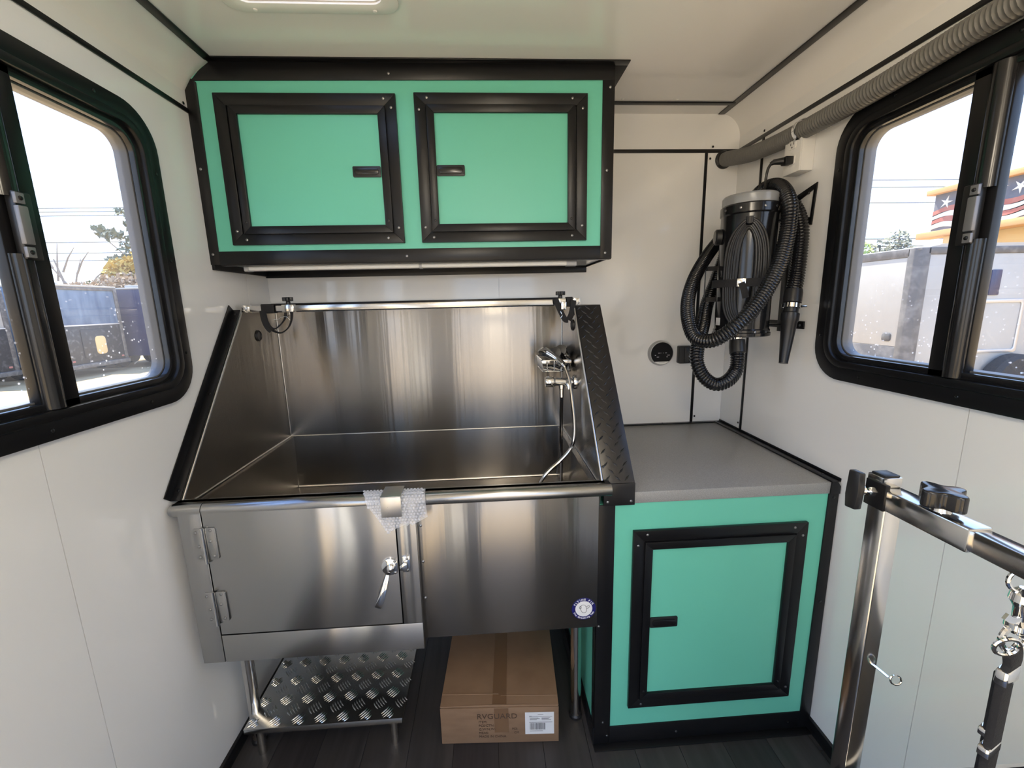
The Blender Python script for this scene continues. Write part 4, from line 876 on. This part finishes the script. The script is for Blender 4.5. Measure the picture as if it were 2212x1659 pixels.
part('webbing', web((gx + .009, gy + .009, 1.075), (gx + .012, gy + .012, .800), .020, .020), 'black_fabric', sg, .001)
part('slide_clip', MB().bar([(gx, gy, .990), (gx, gy, .978)], .0275, .0105, (.35, -1, 0)), 'chrome', sg, .002)
part('slide_clip', MB().bar([(gx + .0105, gy + .0105, 1.000), (gx + .0105, gy + .0105, .990)], .0235, .0105, (.35, -1, 0)), 'chrome', sg, .002)

# ------------------------------------------------------------------ outside
GZ = -.60
gr = struct('ground', MB().box(-70, 70, -60, 80, GZ - .2, GZ), 'gravel')
def wheel(par, x, y, r, side, nm='wheel'):
    w = part(nm, MB().lathe([(r * .62, -.10), (r * .94, -.10), (r, -.06), (r, .06), (r * .94, .10), (r * .62, .10)], (x, y, GZ + r), (side, 0, 0), 28), 'rubber_tyre', par)
    part('rim', MB().lathe([(r * .62, -.06), (r * .6, .07), (r * .2, .05), (0, .06)], (x, y, GZ + r), (side, 0, 0), 20), 'trailer_silver', w)
def cargo(name, label, x0, x1, y0, y1, zt, up, lo, split, group, fx):
    """fx = +1 when the end that faces our trailer looks towards +x"""
    t = thing(name, label, 'trailer', ((x0 + x1) / 2, (y0 + y1) / 2, GZ), group)
    part('body', MB().box(x0 + .03, x1 - .03, y0 + .03, y1 - .03, GZ + .45, zt - .03), up, t, .02)
    part('roof_cap', MB().box(x0, x1, y0, y1, zt - .06, zt), 'trailer_white', t, .02)
    xf = x1 if fx > 0 else x0; s = fx
    part('lower_panel', MB().box(*sorted((xf - s * .03, xf - s * .005)), y0 + .05, y1 - .05, GZ + .42, split), lo, t, .01)
    part('top_rail', MB().box(*sorted((xf - s * .04, xf)), y0, y1, zt - .16, zt - .06), 'trailer_post', t, .01)
    for y in (y0, y1 - .14): part('corner_post', MB().box(*sorted((xf - s * .10, xf + s * .004)), y, y + .14, GZ + .42, zt - .06), 'trailer_post', t, .02)
    part('trim_line', MB().box(*sorted((xf - s * .01, xf + s * .006)), y0 + .14, y1 - .14, split - .02, split + .02), 'trailer_silver', t)
    part('bumper', MB().box(*sorted((xf - s * .05, xf + s * .10)), y0 + .05, y1 - .05, GZ + .30, GZ + .44), 'trailer_post', t, .02)
    for y in (y0 + .18, y1 - .30): part('marker_light', MB().box(*sorted((xf, xf + s * .02)), y, y + .10, GZ + .52, GZ + .58), 'mural_red', t, .01)
    for y in (y0 + .4, y1 - .4):
        for xx in ((x0 + x1) / 2, (x0 + x1) / 2 + .8): wheel(t, xx, y, .36, 1)
    for k in (.3, .7): part('roof_vent_lid', MB().box(x0 + (x1 - x0) * k, x0 + (x1 - x0) * k + .5, (y0 + y1) / 2 - .25, (y0 + y1) / 2 + .25, zt, zt + .14), 'trailer_white', t, .03)
    return t
G1 = 'cargo trailers parked beyond the left window'
a = cargo('cargo_trailer', 'blue cargo trailer with a black lower half seen through the left window', -17.6, -12.4, 12.25, 14.60, 2.40, 'trailer_blue', 'trailer_black', 1.10, G1, 1)
part('door_hatch', MB().box(-12.43, -12.38, 12.9, 14.0, GZ + .62, .95), 'trailer_black', a, .01); part('hatch_plate', MB().prism(rrect(13.35, 13.75, .10, .72, .12, 5), 'x', -12.40, -12.36), 'wall_yellow', a, .02)
cargo('cargo_trailer', 'dark navy cargo trailer behind the right edge of the left window', -16.6, -11.65, 15.0, 17.3, 2.38, 'trailer_navy', 'trailer_navy', .35, G1, 1)
cargo('cargo_trailer', 'white cargo trailer with a black lower half at the far left edge of the picture', -18.0, -13.3, 8.6, 11.75, 2.26, 'trailer_white', 'trailer_black', 1.10, G1, 1)

t = thing('enclosed_trailer', 'white enclosed trailer with black corner posts seen through the right window', 'trailer', (7.5, 5.5, GZ))
TX, TY, TZ = 6.0, 3.0, 2.02
part('body', MB().box(TX + .03, TX + 3.2, TY + .03, TY + 6, GZ + .45, TZ - .03), 'trailer_white', t, .02)
part('side_skin', MB().box(TX, TX + .03, TY + .12, TY + 5.9, .84, TZ - .10), 'trailer_white', t, .01)
part('nose_skin', MB().box(TX + .12, TX + 3.1, TY, TY + .03, GZ + .45, TZ - .08), 'trailer_white', t, .01)
part('lower_skin', MB().box(TX - .005, TX + .03, TY + .1, TY + 5.9, GZ + .42, .84), 'trailer_post', t, .01)
part('corner_post', MB().prism([(TX - .012, TY + .13), (TX - .012, TY + .05), (TX + .04, TY - .012), (TX + .14, TY - .012), (TX + .14, TY + .03), (TX + .03, TY + .13)], 'z', GZ + .42, TZ), 'trailer_post', t, .01)
part('top_rail', MB().box(TX - .012, TX + .03, TY + .1, TY + 5.95, TZ - .10, TZ), 'trailer_post', t, .01)
part('top_rail', MB().box(TX + .1, TX + 3.2, TY - .012, TY + .03, TZ - .08, TZ), 'trailer_post', t, .01)
part('roof', MB().prism([(TX, TZ - .02), (TX + 3.2, TZ - .02), (TX + 3.1, TZ + .04), (TX + .3, TZ + .04)], 'y', TY, TY + 6), 'trailer_white', t)
part('vent_plate', MB().prism(rrect(TY + .20, TY + .32, .90, 1.00, .03, 4), 'x', TX - .015, TX), 'trailer_black', t, .004)
part('maker_badge', MB().box(TX + .95, TX + 1.08, TY - .015, TY, 1.45, 1.75), 'trailer_navy', t, .01)
part('nose_door', MB().ring(rrect(TX + .85, TX + 1.45, .75, 1.40, .04, 4), rrect(TX + .89, TX + 1.41, .79, 1.36, .03, 4), 'y', TY - .012, TY), 'trailer_silver', t, .004)
part('spare_tyre', MB().lathe([(.20, 0), (.34, 0), (.38, .04), (.38, .16), (.34, .20), (.20, .20)], (TX + 1.35, TY - .01, .36), (0, -1, 0), 32), 'rubber_tyre', t)
part('spare_rim', MB().lathe([(.20, .04), (.19, .14), (.06, .12), (0, .13)], (TX + 1.35, TY - .01, .36), (0, -1, 0), 24), 'trailer_silver', t)
part('sticker', MB().box(TX + .34, TX + .58, TY - .006, TY, .48, .62), 'paper', t)
part('bumper', MB().box(TX - .02, TX + 3.2, TY - .10, TY, GZ + .30, GZ + .45), 'trailer_post', t, .02)
for y in (TY + 3.0, TY + 3.9):
    for xx in (TX + .15, TX + 3.05): wheel(t, xx, y, .37, 1)

sg_ = thing('mural_building', 'yellow building with a painted flag panel between wooden beams beyond the white trailer', 'building', (14, 5, GZ))
MX = 12.0; MY0, MY1, MZ0, MZ1 = .5, 8.57, 2.96, 3.86
part('wall', MB().box(MX + .4, MX + 4, MY0 - 2, MY1 - .5, GZ, 2.85), 'wall_yellow', sg_)
part('sign_board', MB().box(MX + .05, MX + .4, MY0, MY1, 2.85, 3.95), 'mural_navy', sg_)
part('beam', MB().box(MX - .10, MX + .25, MY0, MY1 + .10, 3.86, 3.98), 'beam_wood', sg_, .01)
part('beam', MB().box(MX - .12, MX + .30, MY0, MY1 + .20, 2.84, 2.99), 'beam_wood', sg_, .01)
for y in (MY1 - .55, MY1 - 2.6, MY1 - 4.6): part('post', MB().box(MX - .02, MX + .26, y - .16, y + .16, GZ, 2.84), 'wall_yellow', sg_, .01)
def stripe(z0, h, m, ph):
    P = [(y, z0 + .05 * math.sin(y * 3.2 + ph) + .02 * math.sin(y * 7 + ph)) for y in [MY0 + (MY1 - MY0) * k / 80 for k in range(81)]]
    part('painted_stripe', MB().prism(P + [(y, z + h) for y, z in reversed(P)], 'x', MX + .038, MX + .052), m, sg_, smooth=0)
for k, m in enumerate(('mural_white', 'mural_red', 'mural_white', 'mural_red')): stripe(3.02 + k * .115, .12, m, k * .25)
for k in range(17):
    y = MY1 - .28 - k * .36; z = 3.66 + (.06 if k % 2 else -.02); a0 = random.uniform(0, 1)
    P = [(y + (.15 if j % 2 == 0 else .045) * math.cos(a0 + j * PI / 5), z + (.15 if j % 2 == 0 else .045) * math.sin(a0 + j * PI / 5)) for j in range(10)]
    part('painted_star', MB().prism(P, 'x', MX + .036, MX + .050), 'mural_white', sg_, smooth=0)

def leafy(mb, cpos, rad, n, size, flat=1.0):
    for _ in range(n):
        while True:
            d = Vector((random.uniform(-1, 1), random.uniform(-1, 1), random.uniform(-1, 1)))
            if d.length <= 1: break
        p = Vector(cpos) + Vector((d.x * rad[0], d.y * rad[1], d.z * rad[2])); a = Vector((random.gauss(0, 1), random.gauss(0, 1), random.gauss(0, 1) * flat)).normalized(); b = a.orthogonal().normalized(); s_ = size * random.uniform(.6, 1.3)
        mb.add([p - a * s_, p + b * s_ * .5, p + a * s_, p - b * s_ * .5], [(0, 1, 2, 3)])
def tree(name, label, base, h, clumps, lm, bm_, size, n, lean=(0, 0), group=None, branches=()):
    t = thing(name, label, 'tree', base, group); B = Vector(base); top = B + Vector((lean[0], lean[1], h))
    part('trunk', MB().tube([B, B.lerp(top, .5) + Vector((.1, 0, 0)), top], [.14, .09, .025], 8), bm_, t)
    for a, b in branches: part('branch', MB().tube([B + Vector(a), (B + Vector(a)).lerp(B + Vector(b), .5) + Vector((0, 0, .1)), B + Vector(b)], [.045, .03, .012], 6), bm_, t)
    if clumps:
        lf = MB()
        for c_, r in clumps: leafy(lf, B + Vector(c_), r, int(n * (r[0] * r[1] * r[2]) ** .5), size)
        part('foliage', lf, lm, t, smooth=0)
    return t
G2 = 'trees beyond the left window'; G3 = 'trees beyond the right window'
tree('pine_tree', 'tall open pine tree rising above the trailers in the left window', (-15.1, 20.0, GZ), 7.2,
     [((-.3, .2, 6.7), (.9, .6, .35)), ((.2, 0, 6.1), (1.0, .6, .35)), ((-1.2, 0, 5.6), (.8, .5, .22)), ((-.2, 0, 5.1), (1.1, .6, .30)), ((-1.7, 0, 5.9), (.5, .4, .18)), ((-.6, 0, 4.6), (.9, .5, .20)), ((.5, 0, 4.3), (.8, .5, .25)), ((-1.3, 0, 4.55), (.5, .4, .16))], 'leaf_grey', 'bark_grey', .14, 260, (.15, .2), G2, [((0, 0, 3.6), (-2.1, 0, 5.9)), ((0, 0, 4.6), (-1.4, 0, 5.6)), ((0, 0, 5.4), (.9, 0, 6.2))])
tree('bushy_tree', 'bushy yellow leaved tree behind the navy trailer in the left window', (-14.2, 18.6, GZ), 2.8, [((-.7, 0, 3.7), (1.0, .8, .8)), ((.2, 0, 4.2), (.8, .8, .6)), ((1.2, 0, 3.7), (.9, .7, .9)), ((.2, 0, 3.2), (1.6, .7, .6))], 'leaf_yellow', 'bark', .12, 1300, (0, 0), G2)
tree('bushy_tree', 'low tan brush behind the roofs of the blue trailers in the left window', (-14.9, 17.6, GZ), 1.8, [((-1.2, 0, 2.8), (1.2, .6, .6)), ((.6, 0, 3.1), (1.5, .6, .65))], 'leaf_tan', 'bark', .10, 1500, (0, 0), G2)
tree('bushy_tree', 'small dark green tree left of the yellow one in the left window', (-16.6, 19.4, GZ), 3.6, [((-.2, 0, 3.2), (.7, .5, .5)), ((.4, 0, 3.8), (.5, .4, .4)), ((-.6, 0, 2.8), (.8, .4, .3))], 'leaf_green', 'bark', .12, 420, (0, 0), G2)
tree('bare_tree', 'bare leafless tree beside the dark mullion in the left window', (-18.2, 19.8, GZ), 4.6, [], 'leaf_tan', 'bark_grey', .1, 0, (-.9, 0), G2,
     [((-.1, 0, 2.4), (-1.4, 0, 3.8)), ((-.3, 0, 3.0), (.3, 0, 4.6)), ((-.5, 0, 3.4), (-1.5, 0, 4.7)), ((-.2, 0, 2.8), (.9, 0, 3.6)), ((-.1, 0, 2.6), (-.9, 0, 3.2)), ((-.6, 0, 4.0), (.1, 0, 5.1)), ((-.8, 0, 3.2), (-1.9, 0, 3.9)), ((-1.0, 0, 4.2), (-1.6, 0, 5.4)), ((.0, 0, 3.9), (.7, 0, 4.9)), ((-.9, 0, 3.6), (-.6, 0, 5.3)), ((.4, 0, 3.2), (1.3, 0, 4.1)), ((-1.2, 0, 3.5), (-2.2, 0, 4.6)), ((.2, 0, 3.0), (1.5, 0, 3.2))])
tree('bushy_tree', 'bright lime green tree at the left edge of the right window', (18.3, 18.0, GZ), 3.4, [((.1, 0, 3.9), (.9, .7, .8)), ((-.3, 0, 4.6), (.5, .5, .5)), ((.6, 0, 3.6), (.7, .6, .5))], 'leaf_lime', 'bark', .12, 1200, (0, 0), G3)
tree('pine_tree', 'shorter grey green pine in the middle of the right window', (19.6, 17.9, GZ), 4.4, [((0, 0, 4.1), (.5, .4, .7)), ((-.3, 0, 3.8), (.6, .4, .3))], 'leaf_grey', 'bark_grey', .12, 420, (0, 0), G3)
tree('pine_tree', 'taller grey green pine beside the flag mural in the right window', (20.5, 17.9, GZ), 4.9, [((0, 0, 4.6), (.6, .4, .5)), ((.2, 0, 4.1), (.8, .4, .4)), ((-.3, 0, 3.9), (.6, .4, .3))], 'leaf_grey', 'bark_grey', .12, 420, (0, 0), G3)
tree('bushy_tree', 'dark green tree showing under the flag mural in the right window', (24.6, 17.2, GZ), 4.0, [((0, 0, 4.0), (2.4, 1.2, .9)), ((3.0, -1, 4.0), (2.2, 1.2, .9))], 'leaf_green', 'bark', .15, 420, (0, 0), G3)

def power_line(label, a, b, sag, g):
    A, B = Vector(a), Vector(b); P = [A.lerp(B, k / 24) - Vector((0, 0, sag * 4 * (k / 24) * (1 - k / 24))) for k in range(25)]
    solo('power_line', MB().tube(P, .020, 5), 'wire', label, 'power line', tuple(A), g)
for k, (z0, z1) in enumerate(((7.05, 6.85), (6.85, 6.70), (6.65, 6.52), (5.35, 5.25), (4.85, 4.70), (4.45, 4.35))):
    power_line(['topmost of the power lines crossing the left window', 'second power line from the top in the left window', 'third power line from the top in the left window', 'fourth power line from the top in the left window', 'fifth power line from the top in the left window', 'lowest of the power lines in the left window'][k], (-34, 22.5, z0), (-4, 21.5, z1), .25, 'power lines in the left window')
for k, (z0, z1) in enumerate(((7.05, 6.9), (6.72, 6.6), (6.02, 5.9), (4.38, 4.25), (4.0, 3.95))):
    power_line(['topmost of the power lines crossing the right window', 'second power line from the top in the right window', 'third power line from the top in the right window', 'fourth power line from the top in the right window', 'lowest of the power lines in the right window'][k], (12, 18.9, z0), (36, 17.6, z1), .2, 'power lines in the right window')
up_ = thing('utility_pole', 'wooden utility pole with a small sign box behind the left window mullion', 'utility pole', (-21.6, 20.6, GZ))
part('pole', MB().tube([(-21.6, 20.6, GZ), (-21.6, 20.6, 9.0)], [.14, .10], 10), 'bark', up_)
part('sign_box', MB().box(-21.4, -20.2, 20.5, 20.7, 7.25, 7.85), 'leaf_tan', up_, .02)
